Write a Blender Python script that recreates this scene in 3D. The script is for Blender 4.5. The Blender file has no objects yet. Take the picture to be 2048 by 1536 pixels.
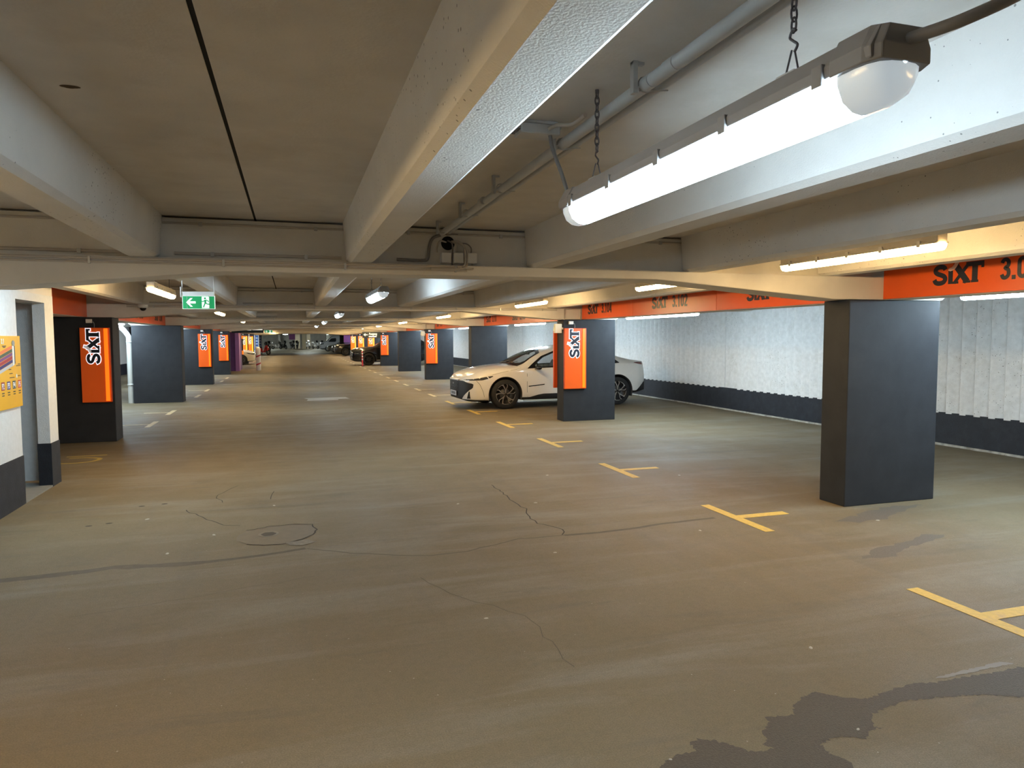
import bpy, math, random
import numpy as np
from mathutils import Vector, Matrix
S = bpy.context.scene
COL = S.collection
random.seed(7)

# ------------------------------------------------------------------ camera, world, exposure
cd = bpy.data.cameras.new('camera'); cam = bpy.data.objects.new('camera', cd); COL.objects.link(cam)
_yaw, _pit, _roll, _f = 0.3021, 0.0652, -0.0036, 1413.0
_fw = Vector((math.sin(_yaw)*math.cos(_pit), math.cos(_yaw)*math.cos(_pit), -math.sin(_pit)))
_r0 = Vector((math.cos(_yaw), -math.sin(_yaw), 0)); _u0 = _r0.cross(_fw)
_r = _r0*math.cos(_roll)+_u0*math.sin(_roll); _u = -_r0*math.sin(_roll)+_u0*math.cos(_roll)
_m = Matrix((( _r.x, _u.x, -_fw.x), (_r.y, _u.y, -_fw.y), (_r.z, _u.z, -_fw.z)))
cam.matrix_world = Matrix.Translation((0, 0, 1.65)) @ _m.to_4x4()
cd.sensor_fit = 'HORIZONTAL'; cd.sensor_width = 36; cd.lens = _f/2048*36; cd.clip_start = .05; cd.clip_end = 400
S.camera = cam
S.view_settings.view_transform = 'Standard'; S.view_settings.look = 'None'; S.view_settings.gamma = 1
S.view_settings.use_curve_mapping = False
S.view_settings.exposure = 0.0
w = bpy.data.worlds.new('world'); S.world = w; w.use_nodes = True
w.node_tree.nodes['Background'].inputs[0].default_value = (.02, .02, .022, 1)
w.node_tree.nodes['Background'].inputs[1].default_value = 0.3
WARM = (1.0, .68, .30); COOL = (.66, .86, 1.0)
P_WARM, P_COOL, P_TUBE = 68.0, 52.0, 190.0
ROW0, PITCH = 5.5, 7.43
def row(k): return ROW0+PITCH*k

# ------------------------------------------------------------------ materials
MATS = {}
def mat(name, col, rough=.6, metal=0, emit=None, es=0, noise=0, nscale=6, bump=0, bscale=60, spec=.5, alpha=1, trans=0, coat=0, dirt=None, dscale=2, stretch=None):
    if name in MATS: return MATS[name]
    m = bpy.data.materials.new(name); m.use_nodes = True; nt = m.node_tree; N = nt.nodes; L = nt.links
    b = N['Principled BSDF']
    b.inputs['Base Color'].default_value = (*col, 1); b.inputs['Roughness'].default_value = rough; b.inputs['Metallic'].default_value = metal
    b.inputs['Specular IOR Level'].default_value = spec
    if alpha < 1: b.inputs['Alpha'].default_value = alpha
    if trans: b.inputs['Transmission Weight'].default_value = trans
    if coat: b.inputs['Coat Weight'].default_value = coat; b.inputs['Coat Roughness'].default_value = .05
    if emit: b.inputs['Emission Color'].default_value = (*emit, 1); b.inputs['Emission Strength'].default_value = es
    tc = N.new('ShaderNodeTexCoord'); src = tc.outputs['Object']
    if stretch:
        mp = N.new('ShaderNodeMapping'); mp.inputs['Scale'].default_value = stretch; L.new(src, mp.inputs[0]); src = mp.outputs[0]
    n = N.new('ShaderNodeTexNoise'); n.inputs['Scale'].default_value = nscale; n.inputs['Detail'].default_value = 6; L.new(src, n.inputs['Vector'])
    mr = N.new('ShaderNodeMapRange'); mr.inputs[1].default_value = .3; mr.inputs[2].default_value = .7
    nz = max(noise, .015); mr.inputs[3].default_value = 1-nz; mr.inputs[4].default_value = 1+nz
    L.new(n.outputs[0], mr.inputs[0])
    mx = N.new('ShaderNodeMix'); mx.data_type = 'RGBA'; mx.blend_type = 'MULTIPLY'; mx.inputs[0].default_value = 1
    mx.inputs[6].default_value = (*col, 1); L.new(mr.outputs[0], mx.inputs[7]); out = mx.outputs[2]
    if dirt:
        n2 = N.new('ShaderNodeTexNoise'); n2.inputs['Scale'].default_value = dscale; n2.inputs['Detail'].default_value = 8; n2.inputs['Roughness'].default_value = .65
        L.new(src, n2.inputs['Vector'])
        m2 = N.new('ShaderNodeMapRange'); m2.inputs[1].default_value = .52; m2.inputs[2].default_value = .75; L.new(n2.outputs[0], m2.inputs[0])
        x2 = N.new('ShaderNodeMix'); x2.data_type = 'RGBA'; L.new(m2.outputs[0], x2.inputs[0]); L.new(out, x2.inputs[6]); x2.inputs[7].default_value = (*dirt, 1)
        out = x2.outputs[2]
    L.new(out, b.inputs['Base Color'])
    if bump:
        n3 = N.new('ShaderNodeTexNoise'); n3.inputs['Scale'].default_value = bscale; n3.inputs['Detail'].default_value = 5; L.new(tc.outputs['Object'], n3.inputs['Vector'])
        bp = N.new('ShaderNodeBump'); bp.inputs['Strength'].default_value = bump; bp.inputs['Distance'].default_value = .01
        L.new(n3.outputs[0], bp.inputs['Height']); L.new(bp.outputs[0], b.inputs['Normal'])
    MATS[name] = m
    return m

def speckle(m, scale, thr, colr, amount=1.0):
    """dark or light specks: pores and grit with a shape of their own"""
    nt = m.node_tree; N = nt.nodes; L = nt.links; b = N['Principled BSDF']
    lk = b.inputs['Base Color'].links[0]; src = lk.from_socket
    tc = N.new('ShaderNodeTexCoord')
    v = N.new('ShaderNodeTexVoronoi'); v.inputs['Scale'].default_value = scale; L.new(tc.outputs['Object'], v.inputs['Vector'])
    n = N.new('ShaderNodeTexNoise'); n.inputs['Scale'].default_value = 1.3; n.inputs['Detail'].default_value = 3; L.new(tc.outputs['Object'], n.inputs['Vector'])
    wn = N.new('ShaderNodeTexWhiteNoise'); L.new(v.outputs['Color'], wn.inputs[0])
    ml = N.new('ShaderNodeMath'); ml.operation = 'MULTIPLY'; L.new(wn.outputs[0], ml.inputs[0]); ml.inputs[1].default_value = thr*2.2
    ml2 = N.new('ShaderNodeMath'); ml2.operation = 'MULTIPLY'; L.new(ml.outputs[0], ml2.inputs[0])
    mr = N.new('ShaderNodeMapRange'); mr.inputs[1].default_value = .38; mr.inputs[2].default_value = .58; L.new(n.outputs[0], mr.inputs[0]); L.new(mr.outputs[0], ml2.inputs[1])
    lt = N.new('ShaderNodeMath'); lt.operation = 'LESS_THAN'; L.new(v.outputs['Distance'], lt.inputs[0]); L.new(ml2.outputs[0], lt.inputs[1])
    am = N.new('ShaderNodeMath'); am.operation = 'MULTIPLY'; L.new(lt.outputs[0], am.inputs[0]); am.inputs[1].default_value = amount
    x = N.new('ShaderNodeMix'); x.data_type = 'RGBA'; L.new(am.outputs[0], x.inputs[0]); L.new(src, x.inputs[6]); x.inputs[7].default_value = (*colr, 1)
    L.new(x.outputs[2], b.inputs['Base Color'])

M_CEIL = mat('ceiling_concrete', (.70, .665, .62), .8, noise=.08, nscale=3, bump=.12, bscale=90, spec=.25, dirt=(.60, .555, .50), dscale=1.3)
M_BEAM = mat('beam_concrete', (.76, .73, .68), .75, noise=.05, nscale=5, bump=.15, bscale=120, spec=.25, dirt=(.68, .64, .59), dscale=2.5)
M_RIB = mat('rib_concrete', (.76, .735, .70), .72, noise=.05, nscale=4, bump=.25, bscale=150, spec=.3, dirt=(.69, .665, .63), dscale=2)
speckle(M_RIB, 40, .10, (.22, .21, .20), .85)
M_PILLAR = mat('pillar_charcoal_paint', (.029, .031, .036), .7, noise=.12, nscale=5, bump=.12, bscale=150, spec=.22, dirt=(.036, .038, .043), dscale=3)
M_WHITEWALL = mat('white_wall_paint', (.74, .76, .77), .7, noise=.04, nscale=20, bump=.5, bscale=140, spec=.3)
M_FLUTE = mat('fluted_concrete', (.84, .85, .85), .75, noise=.07, nscale=14, bump=.35, bscale=90, spec=.25, dirt=(.74, .74, .72), dscale=5)
speckle(M_FLUTE, 34, .10, (.25, .25, .24))
M_PLINTH = mat('plinth_paint', (.020, .024, .033), .6, noise=.2, nscale=8, bump=.3, bscale=100, spec=.35, dirt=(.030, .034, .042), dscale=4)
M_ORANGE = mat('orange_panel', (.78, .105, .012), .3, noise=.02, spec=.5)
M_ORANGE_SIGN = mat('orange_sign_face', (.85, .12, .008), .35, emit=(1, .13, .005), es=.10)
M_ORANGE_STRIP = mat('orange_light_strip', (1, .2, .01), .3, emit=(1, .17, .005), es=1.1)
M_AMBER = mat('amber_sign_face', (.85, .14, .008), .35, emit=(1, .16, .006), es=.75)
M_AMBER_STRIP = mat('amber_light_strip', (1, .3, .03), .3, emit=(1, .33, .03), es=3.0)
M_AMBER_GLOW = mat('amber_sign_letters', (.9, .85, .6), .4, emit=(1, .85, .5), es=2.2)
M_SIGNEDGE = mat('orange_sign_edge', (.6, .07, .008), .4)
M_NAVY = mat('dark_navy_print', (.012, .016, .032), .35)
M_WHITEGLOW = mat('white_sign_glow', (.9, .9, .95), .4, emit=(.93, .92, 1), es=.95)
M_SWOOSH_S = mat('grey_swoosh', (.5, .5, .52), .4, emit=(.6, .6, .62), es=.35)
M_SWOOSH = mat('pale_swoosh', (.85, .55, .45), .4)
M_STEEL = mat('galvanized', (.5, .5, .5), .45, metal=.6, noise=.06)
M_PAINTPIPE = mat('painted_pipe', (.55, .56, .57), .5, noise=.04)
M_HOUSING = mat('lamp_housing', (.22, .21, .21), .5, noise=.05)
M_HOUSING_W = mat('lamp_housing_pale', (.42, .40, .37), .5, noise=.05)
M_CHAIN = mat('chain_metal', (.13, .12, .13), .45, metal=.7)
M_CABLE = mat('grey_cable', (.25, .24, .24), .55)
M_CABLE_W = mat('pale_cable', (.52, .47, .42), .55)
M_BOXP = mat('pale_plastic', (.80, .78, .74), .5)
M_BOXY = mat('aged_plastic', (.72, .66, .50), .5)
M_BLACK = mat('black_void', (.008, .008, .008), .9)
M_DARKP = mat('dark_plastic', (.02, .02, .022), .45)
M_YELLOW = mat('yellow_marking', (.66, .46, .10), .65, noise=.10, nscale=30, bump=.2, bscale=150, dirt=(.50, .34, .16), dscale=9)
M_PALEMARK = mat('faded_marking', (.62, .54, .34), .65, noise=.10, nscale=30, dirt=(.40, .34, .24), dscale=9)
M_E_WARM = mat('warm_diffuser', (.9, .8, .6), .3, emit=WARM, es=P_WARM)
M_E_COOL = mat('cool_diffuser', (.9, .9, .9), .3, emit=COOL, es=P_COOL)
M_E_TUBE = mat('tube_diffuser', (.9, .9, .9), .3, emit=COOL, es=P_TUBE)
M_CLEAR = mat('frosted_cap', (.72, .78, .80), .18, spec=.6, emit=(.72, .85, .95), es=.45)
M_GREEN = mat('exit_green', (.0, .26, .075), .3, emit=(.0, .30, .09), es=.5)
M_EXITW = mat('exit_white', (.9, .9, .9), .4, emit=(.9, 1, .92), es=.8)
M_PURPLE = mat('purple_paint', (.12, .03, .15), .5, noise=.08)
M_LILAC = mat('lilac_edge', (.42, .18, .48), .45)

# floor: worn asphalt screed
def floor_mat():
    m = bpy.data.materials.new('asphalt_floor'); m.use_nodes = True; nt = m.node_tree; N = nt.nodes; L = nt.links; b = N['Principled BSDF']
    tc = N.new('ShaderNodeTexCoord')
    def noise(scale, det=6, rough=.55, st=None, dist=0):
        n = N.new('ShaderNodeTexNoise'); n.inputs['Scale'].default_value = scale; n.inputs['Detail'].default_value = det; n.inputs['Roughness'].default_value = rough
        n.inputs['Distortion'].default_value = dist
        if st:
            mp = N.new('ShaderNodeMapping'); mp.inputs['Scale'].default_value = st[0:3]; mp.inputs['Rotation'].default_value = (0, 0, st[3]); L.new(tc.outputs['Object'], mp.inputs[0]); L.new(mp.outputs[0], n.inputs['Vector'])
        else: L.new(tc.outputs['Object'], n.inputs['Vector'])
        return n.outputs[0]
    def ramp(f, a, b_, lo=0, hi=1):
        r = N.new('ShaderNodeMapRange'); L.new(f, r.inputs[0]); r.inputs[1].default_value = a; r.inputs[2].default_value = b_; r.inputs[3].default_value = lo; r.inputs[4].default_value = hi; return r.outputs[0]
    def mix(fac, a, b_, mode='MIX'):
        x = N.new('ShaderNodeMix'); x.data_type = 'RGBA'; x.blend_type = mode
        for i, s in ((0, fac), (6, a), (7, b_)):
            if isinstance(s, (int, float)): x.inputs[i].default_value = s
            elif isinstance(s, tuple): x.inputs[i].default_value = (*s, 1)
            else: L.new(s, x.inputs[i])
        return x.outputs[2]
    c = mix(ramp(noise(.55, 5, .6), .35, .65), (.180, .135, .074), (.210, .166, .100))
    c = mix(ramp(noise(1.0, 7, .62, (.35, 2.2, 1, .15), .6), .50, .72, 0, .75), c, (.26, .235, .19))     # pale worn streaks across
    c = mix(ramp(noise(1.4, 7, .65, (.5, 2.6, 1, -.1), .8), .56, .76, 0, .55), c, (.105, .090, .072))      # dark tyre grime
    c = mix(ramp(noise(.9, 5, .6, (3.5, .35, 1, .0), .3), .55, .75, 0, .30), c, (.13, .112, .09))          # lanes along the drive
    c = mix(ramp(noise(150, 5, .75), .36, .64), mix(1.0, c, (1.20, 1.20, 1.20), 'MULTIPLY'), mix(1.0, c, (.72, .71, .69), 'MULTIPLY'))
    c = mix(ramp(noise(24, 6, .7), .40, .66, 0, .5), c, mix(1.0, c, (.78, .77, .75), 'MULTIPLY'))
    v = N.new('ShaderNodeTexVoronoi'); v.inputs['Scale'].default_value = 22; L.new(tc.outputs['Object'], v.inputs['Vector'])
    wn = N.new('ShaderNodeTexWhiteNoise'); L.new(v.outputs['Color'], wn.inputs[0])
    mm = N.new('ShaderNodeMath'); mm.operation = 'MULTIPLY'; L.new(ramp(wn.outputs[0], .80, 1, 0, .09), mm.inputs[0]); mm.inputs[1].default_value = 1
    lt = N.new('ShaderNodeMath'); lt.operation = 'LESS_THAN'; L.new(v.outputs['Distance'], lt.inputs[0]); L.new(mm.outputs[0], lt.inputs[1])
    c = mix(lt.outputs[0], c, (.40, .36, .30))
    L.new(c, b.inputs['Base Color'])
    L.new(ramp(noise(2.2, 5), .3, .7, .50, .68), b.inputs['Roughness']); b.inputs['Specular IOR Level'].default_value = .45
    bp = N.new('ShaderNodeBump'); bp.inputs['Strength'].default_value = .6; bp.inputs['Distance'].default_value = .008
    L.new(noise(170, 4, .6), bp.inputs['Height']); L.new(bp.outputs[0], b.inputs['Normal'])
    return m
M_FLOOR = floor_mat()
M_STAIN = mat('wet_asphalt', (.072, .054, .038), .62, noise=.22, nscale=90, bump=.5, bscale=170, spec=.5)
M_STAIN2 = mat('damp_asphalt', (.125, .100, .076), .62, noise=.22, nscale=90, bump=.3, bscale=170)
M_CRACK = mat('crack_dark', (.045, .036, .028), .8)
M_SEAMD = mat('seam_dark', (.105, .080, .054), .7, noise=.15, nscale=20)
M_PATCHL = mat('pale_mortar', (.42, .41, .37), .6, noise=.1, nscale=10)
M_PATCHC = mat('screed_patch', (.165, .130, .088), .55, noise=.08, nscale=12, bump=.2, bscale=160)

# ------------------------------------------------------------------ mesh helpers
class MB:
    def __init__(s): s.v = []; s.f = []; s.sm = []
    def add(s, V, F, smooth=False):
        o = len(s.v); s.v += [tuple(p) for p in V]; s.f += [tuple(i+o for i in f) for f in F]; s.sm += [smooth]*len(F); return s
    def box(s, x0, x1, y0, y1, z0, z1):
        V = [(x, y, z) for z in (z0, z1) for y in (y0, y1) for x in (x0, x1)]
        return s.add(V, [(0, 2, 3, 1), (4, 5, 7, 6), (0, 1, 5, 4), (2, 6, 7, 3), (0, 4, 6, 2), (1, 3, 7, 5)])
    def prism(s, pts, a, b, axis='y'):
        """closed polygon pts extruded from a to b along axis"""
        n = len(pts)
        def P(p, t):
            return {'y': (p[0], t, p[1]), 'x': (t, p[0], p[1]), 'z': (p[0], p[1], t)}[axis]
        V = [P(p, a) for p in pts]+[P(p, b) for p in pts]
        F = [(i, (i+1) % n, n+(i+1) % n, n+i) for i in range(n)]+[tuple(range(n))[::-1], tuple(range(n, 2*n))]
        return s.add(V, F)
    def tube(s, path, r, seg=10, cap=True):
        path = [Vector(p) for p in path]; n = len(path); V = []; F = []
        t = (path[1]-path[0]).normalized(); up = Vector((0, 0, 1)) if abs(t.z) < .9 else Vector((1, 0, 0))
        u = t.cross(up).normalized()
        for i, p in enumerate(path):
            d = ((path[min(i+1, n-1)]-path[i]).normalized()+(path[i]-path[max(i-1, 0)]).normalized())
            d = d.normalized() if d.length > 1e-6 else t
            u = (u-d*u.dot(d)).normalized(); w_ = d.cross(u)
            rr = r[i] if isinstance(r, (list, tuple)) else r
            for k in range(seg):
                a = 2*math.pi*k/seg; V.append(p+(u*math.cos(a)+w_*math.sin(a))*rr)
        for i in range(n-1):
            for k in range(seg):
                F.append((i*seg+k, i*seg+(k+1) % seg, (i+1)*seg+(k+1) % seg, (i+1)*seg+k))
        s.add(V, F, True)
        if cap: s.add(V[:seg], [tuple(range(seg))]); s.add(V[-seg:], [tuple(range(seg))[::-1]])
        return s
    def lathe(s, prof, c=(0, 0, 0), axis='z', seg=32, smooth=True, a0=0, a1=2*math.pi):
        V = []; n = len(prof); full = abs(a1-a0-2*math.pi) < 1e-6; m = seg if full else seg+1
        for k in range(m):
            a = a0+(a1-a0)*k/seg; ca, sa = math.cos(a), math.sin(a)
            for (r, h) in prof:
                p = {'z': (r*ca, r*sa, h), 'y': (r*ca, h, r*sa), 'x': (h, r*ca, r*sa)}[axis]
                V.append((c[0]+p[0], c[1]+p[1], c[2]+p[2]))
        F = []
        for k in range(seg):
            k2 = (k+1) % m
            for j in range(n-1): F.append((k*n+j, k2*n+j, k2*n+j+1, k*n+j+1))
        return s.add(V, F, smooth)
    def ribbon(s, pts, w, z, closed=False):
        """flat strip on the ground along pts (x, y)"""
        n = len(pts); V = []; F = []
        for i in range(n):
            a = Vector(pts[max(i-1, 0)][:2]); b = Vector(pts[min(i+1, n-1)][:2]); d = (b-a)
            d = d.normalized() if d.length > 0 else Vector((1, 0)); nn = Vector((-d.y, d.x)); ww = w[i] if isinstance(w, (list, tuple)) else w
            p = Vector(pts[i][:2]); q = p+nn*ww/2; r_ = p-nn*ww/2; V += [(q.x, q.y, z), (r_.x, r_.y, z)]
        for i in range(n-1): F.append((2*i, 2*i+1, 2*i+3, 2*i+2))
        return s.add(V, F)
    def build(s, name, m, parent=None, loc=None, bevel=0, fix=True):
        me = bpy.data.meshes.new(name); me.from_pydata(s.v, [], s.f)
        for p, q in zip(me.polygons, s.sm): p.use_smooth = q
        if fix:
            import bmesh
            bm = bmesh.new(); bm.from_mesh(me); bmesh.ops.recalc_face_normals(bm, faces=bm.faces); bm.to_mesh(me); bm.free()
        me.materials.append(m); o = bpy.data.objects.new(name, me); COL.objects.link(o)
        if parent is not None: o.parent = parent
        if loc: o.location = loc
        if bevel:
            md = o.modifiers.new('b', 'BEVEL'); md.width = bevel; md.segments = 2; md.limit_method = 'ANGLE'; md.angle_limit = .6
        return o
def box(name, m, x0, x1, y0, y1, z0, z1, parent=None, bevel=0): return MB().box(x0, x1, y0, y1, z0, z1).build(name, m, parent, bevel=bevel)
def tag(o, label, cat, group=None, kind=None):
    if label: o['label'] = label
    if cat: o['category'] = cat
    if group: o['group'] = group
    if kind: o['kind'] = kind
    return o
def thing(name, label, cat, loc=(0, 0, 0), rz=0, group=None):
    o = bpy.data.objects.new(name, None); COL.objects.link(o); o.location = loc; o.rotation_euler = (0, 0, rz); o.empty_display_size = .1
    return tag(o, label, cat, group, 'thing')
def struct(o): o['kind'] = 'structure'; return o
def copy_tree(o, parent=None):
    c = o.copy(); COL.objects.link(c); c.parent = parent
    for ch in list(o.children): copy_tree(ch, c)
    return c
def text_mb(s_, size, ext, place, bold=0, sx=1.0, align='LEFT'):
    """lettering: returns an MB; place maps (x, y, z) of the flat text into the object's space"""
    cu = bpy.data.curves.new('t', 'FONT'); cu.body = s_; cu.size = size; cu.extrude = ext; cu.offset = bold; cu.align_x = align; cu.resolution_u = 4
    o = bpy.data.objects.new('t', cu); COL.objects.link(o); dg = bpy.context.evaluated_depsgraph_get()
    me = bpy.data.meshes.new_from_object(o.evaluated_get(dg)); mb = MB()
    mb.add([place(v.co.x*sx, v.co.y, v.co.z) for v in me.vertices], [tuple(p.vertices) for p in me.polygons])
    COL.objects.unlink(o); bpy.data.objects.remove(o); bpy.data.curves.remove(cu); bpy.data.meshes.remove(me)
    return mb
def bez(p0, p1, p2, p3, n=12):
    return [tuple((1-t)**3*a+3*(1-t)**2*t*b+3*(1-t)*t*t*c+t**3*d for a, b, c, d in zip(p0, p1, p2, p3)) for t in [i/n for i in range(n+1)]]
def smoothpath(pts, n=6):
    out = []
    P = [Vector(p) for p in pts]
    for i in range(len(P)-1):
        a, b, c, d = P[max(i-1, 0)], P[i], P[i+1], P[min(i+2, len(P)-1)]
        for k in range(n):
            t = k/n; out.append(.5*((2*b)+(c-a)*t+(2*a-5*b+4*c-d)*t*t+(3*b-a-3*c+d)*t**3))
    out.append(P[-1]); return out

# ------------------------------------------------------------------ setting: floor, ceiling, walls
YB, YE = -9.6, 79.9      # the low-ceilinged part with ribs; beyond it an unlit hall up to y = 126
fl = MB().add([(-12, YB, 0), (22, YB, 0), (22, 127, 0), (-12, 127, 0)], [(0, 1, 2, 3)]).build('floor', M_FLOOR); struct(fl)
cl = MB()
JO = [-7.55, -4.63, -.235, 2.65, 5.55, 8.4]
xs = [-8.2]+[-6.05, -3.15, -.235, 2.685, 5.6, 9.6]
for a, b in zip(xs[:-1], xs[1:]):
    for k in range(-2, 10):
        cl.box(a+.008, b-.008, row(k)+.12+.008, row(k+1)+.12-.008, 2.53, 2.66)
struct(cl.build('ceiling', M_CEIL))
jm = MB()
for xx in xs[1:-1]: jm.box(xx-.0079, xx+.0079, YB, 80, 2.534, 2.65)
for k in range(-1, 10): jm.box(-8.2, 9.5, row(k)+.1125, row(k)+.1275, 2.534, 2.65)
struct(jm.build('ceiling_joint', M_BLACK))
struct(box('ceiling_cover', M_BLACK, -8.3, 9.7, YB-.1, 80.5, 2.665, 2.72))
struct(box('ceiling_hall', mat('hall_ceiling', (.30, .30, .29), .8), -12, 22, 80.5, 127, 2.75, 2.85))
# ribs run along the drive between two cross beams and rest on their ledges
RX = [-5.44, -3.98, -2.43, -.98, .52, 1.975, 3.43, 4.88, 6.7, 8.2]
def rib_mb(x):
    mb = MB(); pr = [(x-.125, 2.53), (x-.105, 2.245), (x-.075, 2.222), (x+.075, 2.222), (x+.105, 2.245), (x+.125, 2.53)]
    mb.prism(pr, 0, PITCH-.09); return mb
for x in RX:
    proto = None
    for k in range(-2, 10):
        if x < -2 and k == 0 and x > -3: pass
        y = row(k)+.165
        if proto is None: proto = struct(rib_mb(x).build('ceiling_rib', M_RIB, loc=(0, y, 0)))
        else:
            c = proto.copy(); COL.objects.link(c); c.location = (0, y, 0)
# cross beams: a ledge below, a recessed web above, the soffit dropping towards the pillars
def beam(k, hl):
    y0 = row(k); mb = MB()
    xl = -8.2
    top = 2.222
    pts = [(xl, top), (xl, 2.20), (-4.2, 2.20), (-3.92, 2.0), (hl[1], 2.0), (hl[0], 2.135), (3.03, 2.15), (4.9, 2.005), (6.22, 2.005), (6.5, 2.20), (9.5, 2.20), (9.5, top)]
    mb.prism(pts, y0, y0+.342)
    mb.box(xl, 9.5, y0+.09, y0+.25, top, 2.515)
    return struct(mb.build('cross_beam', M_BEAM, bevel=.008))
for k in range(-1, 11): beam(k, (-.45, -1.85) if k == 0 else (-.95, -2.6))
# fascia beams over the front of the parking bays
for xa, xb in ((5.50, 5.80), (-3.45, -3.15)):
    for k in range(-2, 10):
        if xa < 0 and k < 0: continue
        struct(box('fascia_beam', M_BEAM, xa, xb, row(k)+.345, row(k+1)-.003, 2.005, 2.528))

# fluted wall behind the bays
def fluted(name, x, sgn, y0, y1):
    mb = MB(); pts = []; y = y0
    k = 0
    while y < y1-1e-6:
        # a flat pier with a joint stands in each beam pitch
        ph = (y-13.35) % PITCH
        if ph < .60 or ph > PITCH-.01:
            e = min(y+.60, y1); pts += [(x-sgn*.03, y), (x-sgn*.03, y+.54), (x+sgn*.0, y+.545), (x+sgn*.0, y+.56), (x-sgn*.03, y+.565), (x-sgn*.03, e)]; y = e
        else:
            nxt = min(y+.2277, y1)
            for t in (0, .08, .2, .35, .5, .65, .8, .92, .985): pts.append((x-sgn*(-.006+.100*math.sin(math.pi/2*t)), y+(nxt-y)*t))
            y = nxt
    V = [(p[0], p[1], .485) for p in pts]+[(p[0], p[1], 2.53) for p in pts]; n = len(pts)
    mb.add(V, [(i, i+1, n+i+1, n+i) for i in range(n-1)])
    mb.box(x, x+sgn*.12, y0, y1, 0, 2.6)
    return struct(mb.build(name, M_FLUTE, fix=False))
fluted('wall_fluted', 9.5, 1, -9.55, 79.3)
pl = MB(); pl.box(9.425, 9.5, -9.5, 79.3, .03, .50); struct(pl.build('baseboard_fluted', M_PLINTH))
M_KERB = mat('rough_kerb', (.40, .38, .34), .8, noise=.25, nscale=14, bump=.6, bscale=30, dirt=(.15, .13, .1), dscale=6)
kb = MB(); ys = np.arange(-9.5, 79.3, .22)
V = []
for y in ys:
    e = random.uniform(-.018, .018); V += [(9.40+e, y, 0), (9.41+e*.5, y, .028), (9.5, y, .032)]
n = len(ys); kb.add(V, [(3*i+j, 3*i+j+1, 3*i+j+4, 3*i+j+3) for i in range(n-1) for j in range(2)]); struct(kb.build('trim_kerb', M_KERB))
# far-side wall of the opposite bays
struct(box('wall_opposite', M_WHITEWALL, -7.7, -7.5, -9.5, 38.4, 0, 2.6))
struct(box('baseboard_opposite', M_PLINTH, -7.5, -7.46, -9.5, 38.4, 0, .5))
struct(box('wall_rear', M_WHITEWALL, -8, 9.6, YB-.2, YB, 0, 2.6))
# lobby wall with its door opening
lw = MB(); lw.box(-2.85, -2.6, -9.5, 8.18, 0, 2.14); lw.box(-2.85, -2.6, 8.18, 9.04, 2.055, 2.14); lw.box(-2.72, -2.6, 9.04, 9.33, 0, 2.14)
lw.box(-2.85, -2.72, 9.04, 9.33, 2.05, 2.14)
struct(lw.build('wall_lobby', M_WHITEWALL))
struct(box('wall_lobby_beam', M_BEAM, -2.90, -2.603, -9.5, 9.33, 2.14, 2.525))
struct(box('wall_lobby_inner', M_WHITEWALL, -5.2, -2.722, 9.28, 9.36, .035, 2.6))
struct(box('wall_lobby_corridor', M_WHITEWALL, -5.25, -5.2, 7.6, 9.36, 0, 2.6))
bb = MB(); bb.box(-2.86, -2.592, -9.5, 8.186, 0, .49); bb.box(-2.728, -2.592, 9.034, 9.337, 0, .49)
struct(bb.build('baseboard_lobby', M_PLINTH))
struct(MB().prism([(-2.595, 8.186), (-2.595, 9.034), (-2.9, 9.27), (-5.1, 9.27), (-5.1, 8.186)], .0, .018, 'z').build('trim_threshold', mat('threshold_concrete', (.22, .22, .21), .7, noise=.08)))
# dark hall at the far end
M_HALLW = mat('hall_wall', (.34, .325, .295), .8, noise=.15, nscale=1.5)
struct(box('wall_hall_end', M_HALLW, -12, 22, 126, 126.3, 0, 2.8))
struct(box('wall_hall_side', M_HALLW, -12.2, -12, 80.5, 126, 0, 2.8))
struct(box('wall_hall_flank', M_HALLW, 22, 22.2, 80.5, 126, 0, 2.8))
struct(box('wall_hall_return', M_HALLW, -12, -8.2, 80.3, 80.5, 0, 2.8)); struct(box('wall_hall_corner', M_HALLW, 9.6, 22, 80.3, 80.5, 0, 2.8))
struct(box('wall_stair_core', M_PURPLE, -7.4, -2.58, 38.7, 41.2, 0, 2.0))
struct(box('trim_stair_corner', M_LILAC, -2.74, -2.56, 38.66, 38.70, 0, 2.0))
struct(box('trim_stair_edge', M_LILAC, -2.58, -2.55, 38.70, 39.3, 0, 2.0))
struct(box('wall_opposite_rear', M_WHITEWALL, -7.7, -7.5, 46.2, 79.3, 0, 2.6))
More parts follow.
